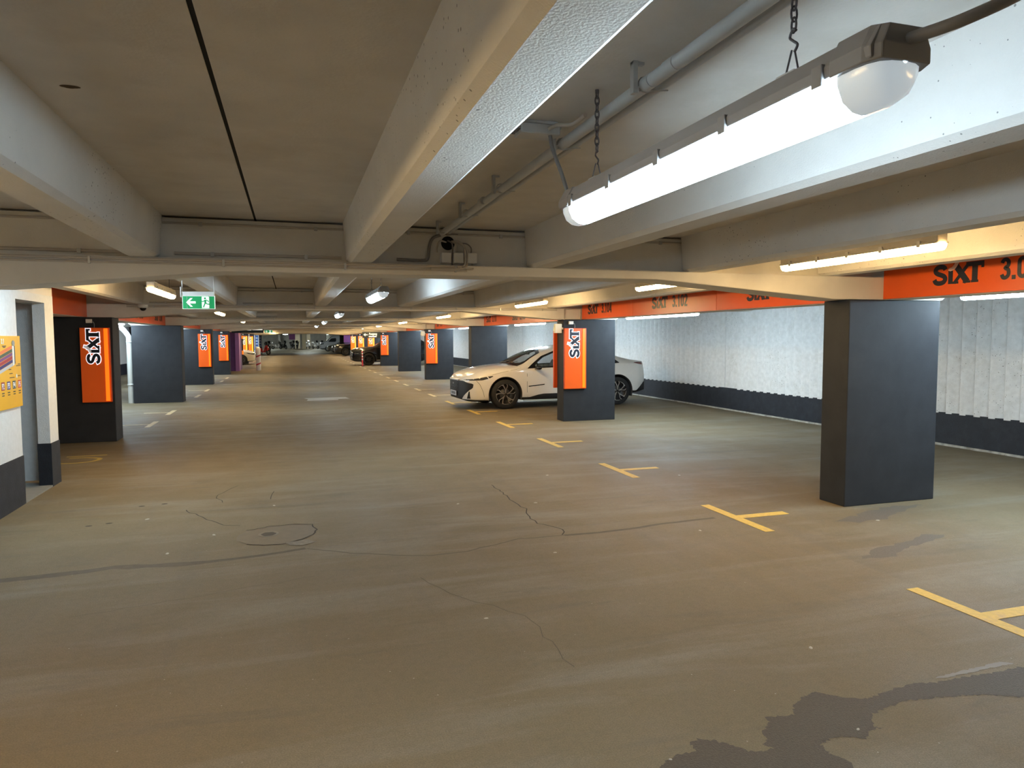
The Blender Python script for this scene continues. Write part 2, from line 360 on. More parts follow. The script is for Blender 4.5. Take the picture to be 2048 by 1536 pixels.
# ------------------------------------------------------------------ luminaires
def fixture(kind, name, label, group, loc, L, emat, drop, rod='chain', cable=False, caplen=.10):
    """a tubular luminaire along Y, split plane at z = 0 of its own space; drop = height up to the ceiling"""
    t = thing(name, label, 'ceiling light', loc, 0, group)
    if kind == 'big':
        hs = [(-.066, 0), (.066, 0), (.068, .022), (.046, .062), (-.046, .062), (-.068, .022)]
        ds = [(-.060, 0), (-.058, -.022), (-.045, -.050), (-.022, -.066), (0, -.070), (.022, -.066), (.045, -.050), (.058, -.022), (.060, 0)]
    elif kind == 'warm':
        hs = [(-.055, 0), (.055, 0), (.055, .014), (.042, .016), (.042, .072), (-.042, .072), (-.042, .016), (-.055, .014)]
        ds = [(-.047, 0), (-.044, -.022), (-.028, -.040), (0, -.045), (.028, -.040), (.044, -.022), (.047, 0)]
    else:
        hs = [(-.035, 0), (.035, 0), (.03, .05), (-.03, .05)]
        ds = [(-.031, 0), (-.030, -.016), (-.018, -.032), (0, -.036), (.018, -.032), (.030, -.016), (.031, 0)]
    h = L/2; hm = M_HOUSING if kind == 'big' else M_HOUSING_W
    MB().prism(hs, -h+.01, h-.01).build('housing', hm, t, bevel=.004)
    c = caplen
    mb = MB(); n = len(ds); V = [(p[0], y, p[1]) for y in (-h+c, h-c) for p in ds]
    mb.add(V, [(i, i+1, n+i+1, n+i) for i in range(n-1)]); mb.add(V, [tuple(range(n)), tuple(range(n, 2*n))]); mb.build('diffuser', emat, t)
    for sg in (-1, 1):
        mb = MB(); V = []; st = [(0, 1), (.45, 1), (.7, .93), (.88, .75), (.97, .45), (1, .1)]
        for (tt, sc) in st: V += [(p[0]*sc, sg*(h-c+c*tt), p[1]*sc) for p in ds]
        mb.add(V, [(i+j*n, i+1+j*n, n+i+1+j*n, n+i+j*n) for j in range(len(st)-1) for i in range(n-1)], True)
        mb.build('end_cap', M_CLEAR if caplen > .06 else emat, t)
        if kind == 'big':   # dark moulded hood over the end of the housing
            e = MB(); sec = [(-.070, -.004), (.070, -.004), (.070, .026), (.050, .066), (-.050, .066), (-.070, .026)]
            st = [(h-.11, 1), (h-.03, .99), (h+.004, .78)]; V = [(p[0]*s2, sg*y, p[1]*(.5+.5*s2)) for (y, s2) in st for p in sec]
            m_ = len(sec); e.add(V, [(i+j*m_, (i+1) % m_+j*m_, m_+(i+1) % m_+j*m_, m_+i+j*m_) for j in range(2) for i in range(m_)]+[tuple(range(m_)), tuple(range(2*m_, 3*m_))]); e.build('end_hood', M_DARKP if False else M_HOUSING, t, bevel=.003)
    nc = 5 if kind != 'tube' else 4
    if kind != 'tube':
        for i in range(nc):
            y = -h+.14+(L-.28)*i/(nc-1)
            for sg in (-1, 1):
                MB().box(sg*(.068 if kind == 'big' else .054)-.006, sg*(.068 if kind == 'big' else .054)+.006, y-.014, y+.014, -.012, .03).build('clip', hm if kind == 'big' else M_STEEL, t, bevel=.002)
    top = {'big': .062, 'warm': .072, 'tube': .05}[kind]
    for y in (-h+.30, h-.22):
        MB().box(-.022, .022, y-.03, y+.03, top-.001, top+.016).build('bracket', M_STEEL, t, bevel=.002)
        if rod == 'chain':
            br = MB()
            for sg in (-1, 1): br.tube([(sg*.018, y, top+.012), (sg*.004, y, top+.066)], .0022, 6)
            zz = top+.062
            br.tube(smoothpath([(.0, y-.004, zz), (0, y-.013, zz+.012), (0, y, zz+.024), (0, y+.012, zz+.036), (0, y+.002, zz+.050), (0, y-.008, zz+.044)], 5), .003, 8)
            br.build('hook', M_CHAIN, t)
            ch = MB(); z = zz+.046; i = 0
            while z < drop-.004:
                ring = []
                for a in range(13):
                    an = 2*math.pi*a/12; u_, v_ = .0075*math.cos(an), .0165*math.sin(an); ring.append((u_ if i % 2 else 0, y+(0 if i % 2 else u_), z+.012+v_))
                ch.tube(ring, .0024, 6, cap=False); z += .0235; i += 1
            ch.tube([(0, y, drop-.012), (0, y, drop)], .007, 8); ch.build('chain', M_CHAIN, t)
        else:
            MB().tube([(0, y, top+.014), (0, y, drop)], .004, 6).build('hanger', M_CHAIN, t)
    return t
# hung in the middle of the drive, one per bay
CY = 1.81
big = fixture('big', 'tube_light', 'large cold white tube light hung on chains under the ceiling pipe', 'cold white tube lights hung over the drive', (1.06, CY, 2.145), 1.56, M_E_COOL, 2.53-2.145)
cb = MB().tube(smoothpath([(.0, -.77, .035), (.05, -.86, .045), (.15, -.90, .10), (.21, -.86, .19), (.26, -.80, .30), (.28, -.76, .385)], 8), .011, 10); cb.build('cable', M_CABLE, big)
cb = MB().tube(smoothpath([(0, .76, .03), (-.01, .80, .06), (-.02, .86, .16), (-.03, .93, .27), (-.03, .96, .332)], 8), .008, 10); cb.build('cable', M_CABLE, big)
ords = ['second', 'third', 'fourth', 'fifth', 'sixth', 'seventh', 'eighth', 'ninth', 'tenth']
proto = fixture('big', 'tube_light', 'small bright cold tube light hung beyond the first cross beam over the drive', 'cold white tube lights hung over the drive', (1.06, CY+PITCH, 2.20), 1.56, M_E_COOL, 2.53-2.20)
for k in range(2, 5):
    c = copy_tree(proto); c.location = (1.06, CY+PITCH*k, 2.20); c['label'] = 'cold tube light over the drive, in the %s bay beyond the big chained one' % ords[k-2]
wt = fixture('big', 'tube_light', 'cold tube light behind the beam before the white door opening', 'lights over the lobby side', (-1.75, 6.95, 2.28), 1.56, M_E_COOL, .25, caplen=.05)
# warm lights over the bay fronts
DW = 2.53-2.245
def warm(x, y0, lab, grp, z=2.245, rod='rod'): return fixture('warm', 'tube_light', lab, grp, (x, y0+.77, z), 1.54, M_E_WARM, 2.53-z, rod, caplen=.05)
GW = 'warm tube lights over the bay fronts by the fluted wall'
w0 = warm(4.0, 3.54, 'yellowish tube light under the rib, in front of the bare charcoal pillar', GW)
j = 0
names = {0: 'yellow tube light half hidden just behind the first cross beam', 1: 'yellow tube light hanging before the sign pillar of the white car', 2: 'yellow tube light in the bay of the white car, beyond the beam'}
for y0 in sorted([3.54+PITCH*k for k in range(1, 10)]+[6.18+PITCH*k for k in range(0, 10)]+[-1.25]):
    c = copy_tree(w0); c.location = (4.0, y0+.77, 2.245)
    if y0 < 0: c['label'] = 'yellow tube light above the front of a bay, out of the picture'
    elif y0 < 7: c['label'] = names[0]
    elif y0 < 12: c['label'] = names[1]
    elif y0 < 14.5: c['label'] = names[2]
    else:
        j += 1; c['label'] = 'yellow tube light over the fluted wall side, number %s beyond the white car' % ['one', 'two', 'three', 'four', 'five', 'six', 'seven', 'eight', 'nine', 'ten', 'eleven', 'twelve', 'thirteen', 'fourteen', 'fifteen', 'sixteen', 'seventeen', 'eighteen', 'nineteen', 'twenty'][j-1]
ord2 = {5: 'fifth', 6: 'sixth', 7: 'seventh', 8: 'eighth'}
GL = 'warm tube lights over the lobby side of the drive'
l0 = warm(-1.5, 8.85, 'yellow tube light on two rods beside the green exit sign', GL, 2.225)
for k in [-1]+list(range(1, 9)):
    c = copy_tree(l0); c.location = (-1.5, 8.85+.77+PITCH*k, 2.225); c['label'] = 'yellow tube light on the lobby side, %s bay past the exit sign' % (['first']+ords)[k-1] if k > 0 else 'yellow tube light before the lobby wall, out of the picture'
for k in range(5, 9):  # second lamps added here to brighten the far ceiling and floor
    c = copy_tree(l0); c.location = (-1.5, 12.5+.77+PITCH*k, 2.225); c['label'] = 'added yellow tube light brightening the %s bay past the exit sign, lobby side' % ord2[k]
# white tubes behind the fascia beams, over the bays
GT = 'cold tubes lighting the bays behind the orange fascia'
t0 = fixture('tube', 'tube_light', 'thin cold tube light behind the bare pillar, lighting the fluted wall', GT, (6.45, row(0)-1.32, 2.045), 2.6, M_E_TUBE, 2.53-2.045, 'rod', caplen=.05)
for k in range(-1, 10):
    if k == 0: continue
    c = copy_tree(t0); c.location = (6.45, row(k)-1.32, 2.045)
    c['label'] = {1: 'long cold tube light beside the sign pillar, under the fascia reading 3.102', 2: 'cold tube light above the roof of the white car', -1: 'cold tube light over the bay beside the viewer, out of the picture'}.get(k, 'cold tube light of the fluted wall side, %s bay past the white car' % ([''] * 3+['first']+ords)[k] if k > 2 else '')
for k in range(2, 10):
    if k == 5: continue
    c = copy_tree(t0); c.location = (-4.1, row(k)-1.32, 2.045); c['group'] = 'cold tubes over the bays of the lobby side'
    c['label'] = 'cold tube light over the opposite bays, behind %s' % {1: 'the white lobby wall', 2: 'the pillar with the downpipe', 3: 'the second sign pillar of the lobby side', 4: 'the third sign pillar of the lobby side'}.get(k, 'the amber sign pillars, place %s' % ['', '', '', '', '', '', 'one', 'two', 'three', 'four'][k])

# ------------------------------------------------------------------ pillars
def pillar(x0, x1, y, label, m=M_PILLAR, t=.342, h=2.003):
    o = MB().box(-(x1-x0)/2, (x1-x0)/2, 0, t, 0, h).build('concrete_pillar', m, loc=((x0+x1)/2, y, 0), bevel=.008)
    return tag(o, label, 'pillar', 'pillars along the drive', 'thing')
RL = {0: 'wide charcoal pillar without any sign, beside the yellow marking', 1: 'charcoal pillar with an orange sign, in front of the white car', 2: 'charcoal pillar behind the windscreen of the white car',
      3: 'charcoal pillar with an orange sign, beyond the nose of the white car', 4: 'bare charcoal pillar between two pillars with orange signs', 5: 'charcoal pillar with an orange sign hiding the black SUV',
      6: 'dark pillar of the amber sign just past the black SUV', 7: 'dark pillar with the middle of three glowing amber signs', 8: 'dark pillar of the far amber sign past the SUV', 9: 'dark pillar behind the small dark cars, past all amber signs', 10: 'last dark pillar of the fluted wall side'}
for k in range(-1, 11): pillar(5.087, 6.20, row(k), RL.get(k, 'charcoal pillar behind the viewer, out of the picture'))
LL = {1: 'black pillar with an orange sign, beside the white door opening', 2: 'charcoal pillar with a pale downpipe at its side', 3: 'charcoal pillar with an orange sign past the downpipe pillar', 4: 'charcoal pillar with an orange sign before the purple stair core',
      6: 'dark pillar of the first amber sign past the purple core', 7: 'dark pillar of the second amber sign past the purple core'}
for k in (1, 2, 3, 4, 6, 7): pillar(-3.90, -2.735, row(k)-.17, LL[k], t=.46)
M_GREYP = mat('bare_grey_pillar', (.20, .20, .19), .8)
for i, k in enumerate((8, 9, 10)): pillar(-3.90, -2.95, row(k)-.17, 'grey pillar with blue boards past the amber signs, %s in line' % ['first', 'second', 'third'][i], M_GREYP, t=.46)

# ------------------------------------------------------------------ the shop lettering
LOGO = [([(.70, .74), (.62, .86), (.40, .91), (.19, .84), (.12, .70), (.22, .58), (.42, .50), (.62, .41), (.70, .27), (.60, .12), (.38, .07), (.16, .12), (.07, .27)], .21),
        ([(1.0, 0), (1.0, .66)], .22), ([(.88, .60), (1.0, .60)], .12),
        ([(1.22, .03), (2.0, .95)], .15), ([(1.26, .93), (1.93, .05)], .27), ([(1.12, .05), (1.45, .05)], .10), ([(1.70, .05), (2.10, .05)], .10), ([(1.16, .93), (1.45, .93)], .10),
        ([(1.86, .90), (2.80, .90)], .19), ([(2.33, .86), (2.33, .0)], .26), ([(2.73, .94), (2.73, .68)], .12), ([(2.14, .05), (2.52, .05)], .10)]
LOGO = [(p_, w_*1.14) for p_, w_ in LOGO]
SWOOSH = ([(.88, .72), (1.06, .74), (1.22, .84), (1.34, 1.02), (1.40, 1.20)], [.10, .17, .19, .19, .17])
def stroke(mb, pts, w_, d, z0, z1, place):
    """a stroke of width w_ grown by d on all sides"""
    P = smoothpath([(p[0], p[1], 0) for p in pts], 4) if len(pts) > 2 else [Vector((*p, 0)) for p in pts]
    a = (P[0]-P[1]).normalized()*d; b = (P[-1]-P[-2]).normalized()*d; P = [P[0]+a]+P[1:-1]+[P[-1]+b]; n = len(P); V = []
    for i, p in enumerate(P):
        t = (P[min(i+1, n-1)]-P[max(i-1, 0)]).normalized(); q = Vector((-t.y, t.x, 0))
        ww = (w_ if not isinstance(w_, list) else w_[min(int(i/(n-1)*(len(w_)-1)+.5), len(w_)-1)])/2+d
        for z in (z0, z1): V += [place(*(p+q*ww)[:2], z), place(*(p-q*ww)[:2], z)]
    F = []
    for i in range(n-1):
        o = i*4; F += [(o+2, o+3, o+7, o+6), (o, o+4, o+5, o+1), (o, o+2, o+6, o+4), (o+1, o+5, o+7, o+3)]
    F += [(0, 1, 3, 2), (4*n-4, 4*n-2, 4*n-1, 4*n-3)]
    mb.add(V, F)
def logo_mb(place, d=0, z0=0, z1=.003, dz=.0001):
    mb = MB()
    for i, (p, w_) in enumerate(LOGO): stroke(mb, p, w_, d, z0, z1+dz*i, place)
    return mb
DIG = {'0': [[(.10, .5), (.11, .80), (.25, .90), (.39, .80), (.40, .5), (.39, .20), (.25, .10), (.11, .20), (.10, .5)]],
       '1': [[(.28, 0), (.28, 1.0)], [(.10, .72), (.20, .78), (.27, .94)]], '2': [[(.10, .70), (.13, .84), (.25, .90), (.38, .82), (.39, .66), (.30, .46), (.16, .24), (.12, .12)], [(.05, .09), (.46, .09)]],
       '3': [[(.10, .76), (.16, .87), (.28, .90), (.39, .80), (.37, .62), (.24, .53), (.38, .44), (.40, .24), (.30, .11), (.16, .11), (.09, .25)]], '4': [[(.36, 0), (.36, 1.0)], [(.32, .92), (.10, .30)], [(.04, .27), (.48, .27)]],
       '5': [[(.42, .90), (.13, .90)], [(.15, .93), (.13, .52), (.26, .60), (.38, .50), (.40, .28), (.30, .11), (.16, .11), (.09, .24)]], '6': [[(.38, .80), (.25, .90), (.12, .78), (.10, .45), (.12, .18), (.25, .10), (.38, .20), (.39, .42), (.28, .54), (.13, .46)]],
       '7': [[(.04, .91), (.44, .91)], [(.38, .88), (.24, .5), (.18, 0)]], '8': [[(.25, .53), (.12, .64), (.13, .82), (.25, .90), (.38, .82), (.37, .64), (.25, .53), (.10, .40), (.11, .18), (.25, .10), (.39, .18), (.40, .40), (.25, .53)]],
       '9': [[(.37, .54), (.24, .45), (.11, .58), (.12, .82), (.25, .90), (.38, .82), (.40, .55), (.38, .22), (.25, .10), (.12, .20)]], '.': [[(.10, .0), (.10, .19)]]}
def number_mb(txt, h, w_, place):
    mb = MB(); x0 = 0
    for ch in txt:
        for i, p in enumerate(DIG[ch]): stroke(mb, [(x0+a, b) for a, b in p], .17, 0, 0, .002+.00005*i, lambda x, y, z: place(x*w_, y*h, z))
        x0 += .24 if ch == '.' else .54
    return mb
# orange number fascia: every bay has its own panel
def fascia_panel(side, y0, y1, num, label, ins=.68):
    X = 5.50 if side > 0 else -3.15; nx = -1 if side > 0 else 1
    t = thing('bay_number_sign', label, 'sign', (X, (y0+y1)/2, 2.01), 0, 'orange bay number signs of the fluted wall side' if side > 0 else 'orange bay number signs of the lobby side')
    h = (y1-y0)/2
    MB().box(min(nx*.001, nx*.024), max(nx*.001, nx*.024), -h+.003, h-.003, 0, .495).build('panel', M_ORANGE, t, bevel=.002)
    s = .172
    if side > 0: y_l = h-ins; pl_ = lambda x, y, z: (-.0245-z, y_l-x*s, .093+y*s); pt = lambda x, y, z: (-.0245-z, y_l-.62-x, .090+y)
    else: y_l = -h+.68; pl_ = lambda x, y, z: (.0245+z, y_l+x*s, .093+y*s); pt = lambda x, y, z: (.0245+z, y_l+.62+x, .090+y)
    if num:
        lg = logo_mb(pl_, 0, 0, .002, .00004).build('lettering', M_NAVY, t)
        sw = MB(); stroke(sw, SWOOSH[0], SWOOSH[1], 0, 0, .0032, pl_); sw.build('swoosh', M_SWOOSH, t)
        number_mb(num, .180, .182, pt).build('number', M_NAVY, t)
    return t
seams = lambda k: [row(k)+.345, row(k)+2.81, row(k)+5.257, row(k+1)-.003]
where = {0: 'just past the bare pillar', 1: 'past the bare pillar', 2: 'above the white car', 3: 'past the white car'}
for k in range(-1, 10):
    sm = seams(k)
    nums = {-1: ['3.092', '3.094', '3.098'], 0: ['3.100', '3.102', '3.104'], 1: ['3.106', '3.108', '3.110'], 2: ['3.112', '3.114', '3.116']}.get(k, [None]*3)
    for i in range(3):
        ya, yb = sm[i], sm[i+1]
        nm = nums[i]
        lab = ('orange fascia sign numbered %s along the bay fronts' % nm) if nm and k < 2 else 'orange fascia sign far down the fluted wall side, bay %s, panel %s' % (['', '', 'three', 'four', 'five', 'six', 'seven', 'eight', 'nine', 'ten'][max(k, 0)], ['one', 'two', 'three'][i])
        fascia_panel(1, ya, yb, nm, lab, (.56 if k == -1 else .30) if i == 2 else .67)
for k in (0, 1, 2, 3, 6, 7):
    sm = seams(k)
    for i in range(3):
        if k == 0 and sm[i+1] < 9.3: continue
        lab = {0: 'orange fascia panel between the lobby wall and the black sign pillar, panel %s', 1: 'orange fascia panel between the black sign pillar and the downpipe, panel %s'}.get(k, 'orange fascia panel far down the lobby side, bay '+['', '', 'three', 'four', '', '', 'seven', 'eight'][k]+', panel %s') % ['one', 'two', 'three'][i]
        nm = {1: ['3.103', '3.105', '3.107'], 2: ['3.109', '3.111', '3.113']}.get(k, [None]*3)[i]
        fascia_panel(-1, sm[i], sm[i+1], nm, lab)
# upright lit sign boxes on the pillars
def sign_box(x0, y, label, back=False, glow=1.0):
    far = y > 47
    """0.46 x 1.19 box whose face looks towards -y (or +y)"""
    t = thing('lit_sign_box', label, 'sign', (x0, y, 0), math.pi if back else 0, 'upright orange sign boxes on pillars')
    MB().box(0, .46, -.055, -.002, .645, 1.835).build('casing', M_SIGNEDGE, t, bevel=.004)
    MB().box(.006, .454, -.0585, -.056, .651, 1.829).build('face', M_AMBER if far else M_ORANGE_SIGN, t)
    MB().box(.372, .432, -.072, -.0595, .665, 1.822).build('light_strip', M_AMBER_STRIP if far else M_ORANGE_STRIP, t, bevel=.003)
    s = .197
    pl_ = lambda x, y_, z: (.30-y_*s, -.0595-z, 1.265+x*s)
    gl = logo_mb(pl_, .062, 0, .006, .0001); stroke(gl, SWOOSH[0], SWOOSH[1], .062, 0, .0078, pl_); gl.build('letter_outline', M_AMBER_GLOW if far else M_WHITEGLOW, t)
    logo_mb(pl_, 0, .0082, .012, .0001).build('lettering', M_NAVY, t)
    sw = MB(); stroke(sw, SWOOSH[0], SWOOSH[1], 0, .0082, .0145, pl_); sw.build('swoosh', M_SWOOSH_S, t)
    MB().box(.10, .19, -.05, -.002, 1.91, 1.97).build('connector', M_BOXP, t, bevel=.004)
    MB().tube(smoothpath([(.19, -.025, 1.93), (.215, -.03, 1.92), (.225, -.03, 1.88), (.222, -.03, 1.833)], 5), .006, 8).build('feed_cable', M_CABLE, t)
    return t
SL = {1: 'upright orange sign box on the pillar in front of the white car', 3: 'orange sign box on the pillar beyond the nose of the white car', 5: 'orange sign box on the pillar covering the rear of the black SUV',
      6: 'glowing amber sign box above the bonnet of the black SUV', 7: 'glowing amber sign box, middle one past the black SUV', 8: 'glowing amber sign box beside the small dark cars'}
for k in (1, 3, 5, 6, 7, 8): sign_box(5.09, row(k), SL[k])
sign_box(5.48, row(1)+.342, 'thin edge of an orange sign box on the back of the sign pillar', True)
SLL = {1: 'orange sign box on the black pillar next to the lobby wall', 3: 'orange sign box on the pillar past the downpipe', 4: 'orange sign box on the pillar before the purple core', 6: 'first amber sign box past the purple core', 7: 'second amber sign box past the purple core'}
for k in (1, 3, 4, 6, 7): sign_box(-3.19, row(k)-.17, SLL[k]).scale = (.92, 1, 1)

# ------------------------------------------------------------------ pipes, conduits, cables under the ceiling
pp = thing('ceiling_pipe', 'painted pipe under the ceiling above the big tube light', 'pipe', (0, 0, 0))
mb = MB().tube([(1.10, -2, 2.462), (1.11, 3.0, 2.462), (1.135, 5.45, 2.462)], .0215, 16)
for y in (-.5, 1.9, 2.05, 4.1): mb.tube([(1.107, y, 2.462), (1.107, y+.06, 2.462)], .0235, 16)
mb.build('pipe', M_PAINTPIPE, pp)
MB().tube([(1.168, -2, 2.466), (1.175, 3.0, 2.466), (1.19, 5.42, 2.466)], .0115, 12).build('thin_pipe', M_PAINTPIPE, pp)
for y in (.55, 2.10, 2.83, 3.75, 4.55, 5.3):
    m_ = MB().box(1.06, 1.075, y-.012, y+.012, 2.43, 2.53); m_.box(1.06, 1.10, y-.008, y+.008, 2.52, 2.529)
    m_.tube([(1.107+.0245*math.cos(a), y, 2.462+.0245*math.sin(a)) for a in [math.pi*1.9*i/10-2.6 for i in range(11)]], .003, 6); m_.tube([(1.085, y, 2.441), (1.19, y, 2.452)], .0025, 6); m_.build('clamp', M_STEEL, pp)
jb = thing('junction_box', 'flat junction box on the ceiling over the far end of the big light', 'junction box', (.985, 2.80, 2.475))
MB().box(-.085, .085, -.05, .05, 0, .040).build('box', M_PAINTPIPE, jb, bevel=.006)
MB().box(-.075, .075, -.045, .045, .041, .055).build('lid', M_PAINTPIPE, jb, bevel=.004)
m_ = MB()
for i in range(4): m_.lathe([(.010, 0), (.010, .014), (.007, .016)], (-.085-.014, -.036+.024*i, .022), 'x', 8)
m_.build('gland', M_CABLE, jb)
MB().tube(smoothpath([(.03, -.05, .02), (.06, -.08, .03), (.075, -.20, .0), (.077, -.32, .0)], 6), .008, 8).build('cable', M_CABLE_W, jb)
# surface conduits along the cross beams
nn = {0: 'first', 1: 'second', 2: 'third', 3: 'fourth'}
for k in range(4):
    y = row(k)
    for i, (z, dy, x0, x1, r) in enumerate([(2.205, -.012, -2.55, 1.30 if k == 0 else 4.95, .009), (2.180, -.011, -2.55, 1.34 if k == 0 else 4.95, .007)]):
        t = thing('conduit', 'thin conduit on the ledge face of the %s cross beam, %s one' % (nn[k], ['upper', 'lower'][i]), 'conduit', (0, y+dy, 0), 0, 'conduits on the cross beams')
        MB().tube([(x0, 0, z), (x1, 0, z)], r, 8).build('tube', M_CABLE_W, t)
        for x in np.arange(x0+.4, x1, .85): MB().box(x-.008, x+.008, -r-.003, r+.004, z-r-.006, z+r+.003).build('clip', M_STEEL, t)
    for a, b in zip(RX[2:7], RX[3:8]):
        if k > 1: break
        for z, r, ins, wd in ((2.476, .008, .125, 'upper'), (2.262, .011, .20, 'lower')):
            if z < 2.3 and a > .4: continue
            t = thing('conduit', '%s conduit on the web of the %s cross beam, between ribs %s' % (wd, nn[k], ['one and two', 'two and three', 'three and four', 'four and five', 'five and six'][RX.index(a)-2]), 'conduit', (0, y+.09-r, 0), 0, 'conduits on the cross beam webs')
            MB().tube([(a+ins, 0, z), (b-ins+.06, 0, z)], r, 8).build('tube', M_CABLE_W, t)
            for x in (a+ins+.25, b-ins-.2): MB().box(x-.012, x+.012, -r-.004, r, z-r-.008, z+r+.004).build('clip', M_STEEL, t)
yb = row(0)
o = MB().lathe([(.0, 0), (.052, 0), (.055, .004)], (0, 0, 0), 'y', 24).build('cable_hole', M_BLACK, loc=(1.21, yb+.086, 2.405)); tag(o, 'dark cable hole in the beam behind the three boxes', 'hole', None, 'thing')
for i, x in enumerate((1.185, 1.285, 1.395)):
    t = thing('cable_box', ['square cable box under the pipe end, beside the ribs', 'square cable box in the middle of three on the beam', 'square cable box with cables looping beside it'][i], 'junction box', (x, yb+.09, 2.285), 0, 'cable boxes on the first beam')
    MB().box(-.040, .040, -.058, -.001, -.042, .042).build('box', M_BOXP, t, bevel=.004)
    MB().box(-.037, .037, -.064, -.059, -.039, .039).build('lid', M_BOXP, t, bevel=.002)
cabs = [([(1.15, 0, 2.465), (1.09, .0, 2.44), (1.06, .0, 2.38), (1.045, .0, 2.28), (1.0, 0, 2.262), (.80, .0, 2.265)], .012),
        ([(1.21, .02, 2.41), (1.14, -.03, 2.415), (1.12, -.01, 2.37), (1.118, 0, 2.328)], .007), ([(1.2, .02, 2.43), (1.235, -.03, 2.40), (1.24, -.02, 2.33), (1.237, -.0, 2.25), (1.245, -.0, 2.235)], .006),
        ([(1.22, .02, 2.42), (1.26, -.03, 2.40), (1.27, -.02, 2.36), (1.272, 0, 2.328)], .006), ([(1.23, .02, 2.42), (1.29, -.05, 2.41), (1.345, -.06, 2.35), (1.35, -.06, 2.27), (1.33, -.09, 2.21), (1.25, -.105, 2.19), (1.05, -.108, 2.19)], .008),
        ([(1.24, .02, 2.42), (1.32, -.04, 2.39), (1.335, -.06, 2.33), (1.325, -.08, 2.23), (1.26, -.105, 2.205)], .007), ([(1.25, .02, 2.41), (1.31, -.02, 2.405), (1.36, -.02, 2.40), (1.395, -.015, 2.37), (1.395, -.01, 2.328)], .005),
        ([(1.40, -.02, 2.245), (1.40, -.05, 2.215), (1.385, -.095, 2.195), (1.33, -.108, 2.188)], .006), ([(1.16, 0, 2.49), (1.20, 0, 2.47), (1.24, .0, 2.475), (1.29, .0, 2.476)], .006)]
for i, (p, r) in enumerate(cabs):
    o = MB().tube(smoothpath([(a, b-.012 if b == 0 else b-.008, c) for a, b, c in p], 7), r, 8).build('cable', M_CABLE if i in (0, 2, 6, 8) else M_CABLE_W, loc=(0, yb+.09, 0))
    tag(o, ['thick dark cable bending down beside the three boxes', 'pale cable dropping into the first cable box', 'pale cable running down between first and second box', 'pale cable dropping into the middle box', 'outer long cable looping past the middle box to the ledge', 'inner cable looping round to the ledge conduit', 'thin cable arching over to the last box', 'short cable leaving the last box downwards', 'thin cable along the top above the cable hole'][i], 'cable', 'cables at the pipe end', 'thing')
# conduit drops and emergency lamp on the sign pillar
for k, xx in ((1, 5.05), (3, 5.05)):
    t = thing('conduit', 'pair of short conduits turning down the beam over the %s sign pillar' % ('near' if k == 1 else 'far'), 'conduit', (0, row(k)-.012, 0))
    for x in (5.10, 5.44):
        MB().tube([(x, 0, 2.205), (x, 0, 2.0)], .009, 8).build('tube', M_CABLE_W, t)
    MB().tube([(5.10, 0, 2.205), (5.44, 0, 2.205)], .008, 8).build('tube', M_CABLE_W, t)
    e = thing('emergency_lamp', 'beige emergency lamp box on the side of the %s sign pillar' % ('first' if k == 1 else 'second'), 'emergency light', (5.087, row(k)+.02, 1.83), 0, 'beige emergency lamps')
    MB().box(-.175, -.03, -.02, .06, -.09, .09).build('box', M_BOXY, e, bevel=.01); MB().box(-.19, -.176, -.01, .05, -.05, .01).build('lens', mat('yellow_lens', (.8, .75, .5), .3), e, bevel=.003)
    MB().box(-.04, -.001, -.01, .05, -.02, .02).build('bracket', M_BOXY, e)
# ceiling spot and stub duct
o = MB().lathe([(0, 0), (.012, -.004), (.022, -.001), (.028, 0)], (0, 0, 0), 'z', 12).build('rusty_hole', mat('rust_spot', (.10, .06, .03), .8), loc=(-.716, 2.868, 2.529)); o.scale = (1.2, .6, 1); tag(o, 'small dark rusty hole in the ceiling slab', 'hole', None, 'thing')
du = thing('cable_duct', 'pale cable duct fixed across the beam past the exit sign', 'duct', (-.66, row(2)+.05, 2.29))
MB().box(-.31, .31, -.03, .038, -.02, .05).build('box', M_BOXP, du, bevel=.004); MB().tube([(-.31, -.02, -.05), (.31, -.02, -.05)], .01, 8).build('conduit', M_CABLE_W, du)

# ------------------------------------------------------------------ green exit sign, direction signs, camera
ex = thing('exit_sign', 'green exit sign with arrow and running figure hanging over the drive', 'exit sign', (-.86, 7.6, 0), math.radians(-6))
MB().box(-.145, .145, -.012, .012, 2.075, 2.115).build('bar', M_BOXP, ex, bevel=.003)
MB().box(-.15, .15, -.006, .006, 1.945, 2.073).build('panel', M_EXITW, ex)
MB().box(-.146, .146, -.009, -.0065, 1.948, 2.070).build('green_face', M_GREEN, ex)
ar = MB(); Z = 2.009
ar.prism([(-.115, Z), (-.075, Z+.042), (-.055, Z+.042), (-.085, Z+.010), (-.028, Z+.010), (-.028, Z-.010), (-.085, Z-.010), (-.055, Z-.042), (-.075, Z-.042)], -.012, -.0095); ar.build('arrow', M_EXITW, ex)
MB().box(.030, .098, -.012, -.0095, Z-.055, Z+.056).build('doorway', M_EXITW, ex)
rn = MB()
def rs(p, w_): stroke(rn, [(a, b) for a, b in p], w_, 0, 0, .003, lambda x, y, z: (x, -.0125-z, y))
rn.prism([(.060+.010*math.cos(a), Z+.040+.010*math.sin(a)) for a in [i*math.pi/6 for i in range(12)]], -.0155, -.0125)
rs([(.064, Z+.026), (.062, Z-.006)], .018); rs([(.062, Z-.004), (.052, Z-.026), (.044, Z-.048)], .011); rs([(.064, Z-.004), (.082, Z-.016), (.106, Z-.018)], .011); rs([(.060, Z+.024), (.044, Z+.010), (.030, Z+.012)], .009); rs([(.066, Z+.024), (.084, Z+.018), (.092, Z+.004)], .009)
rn.build('running_figure', M_GREEN, ex)
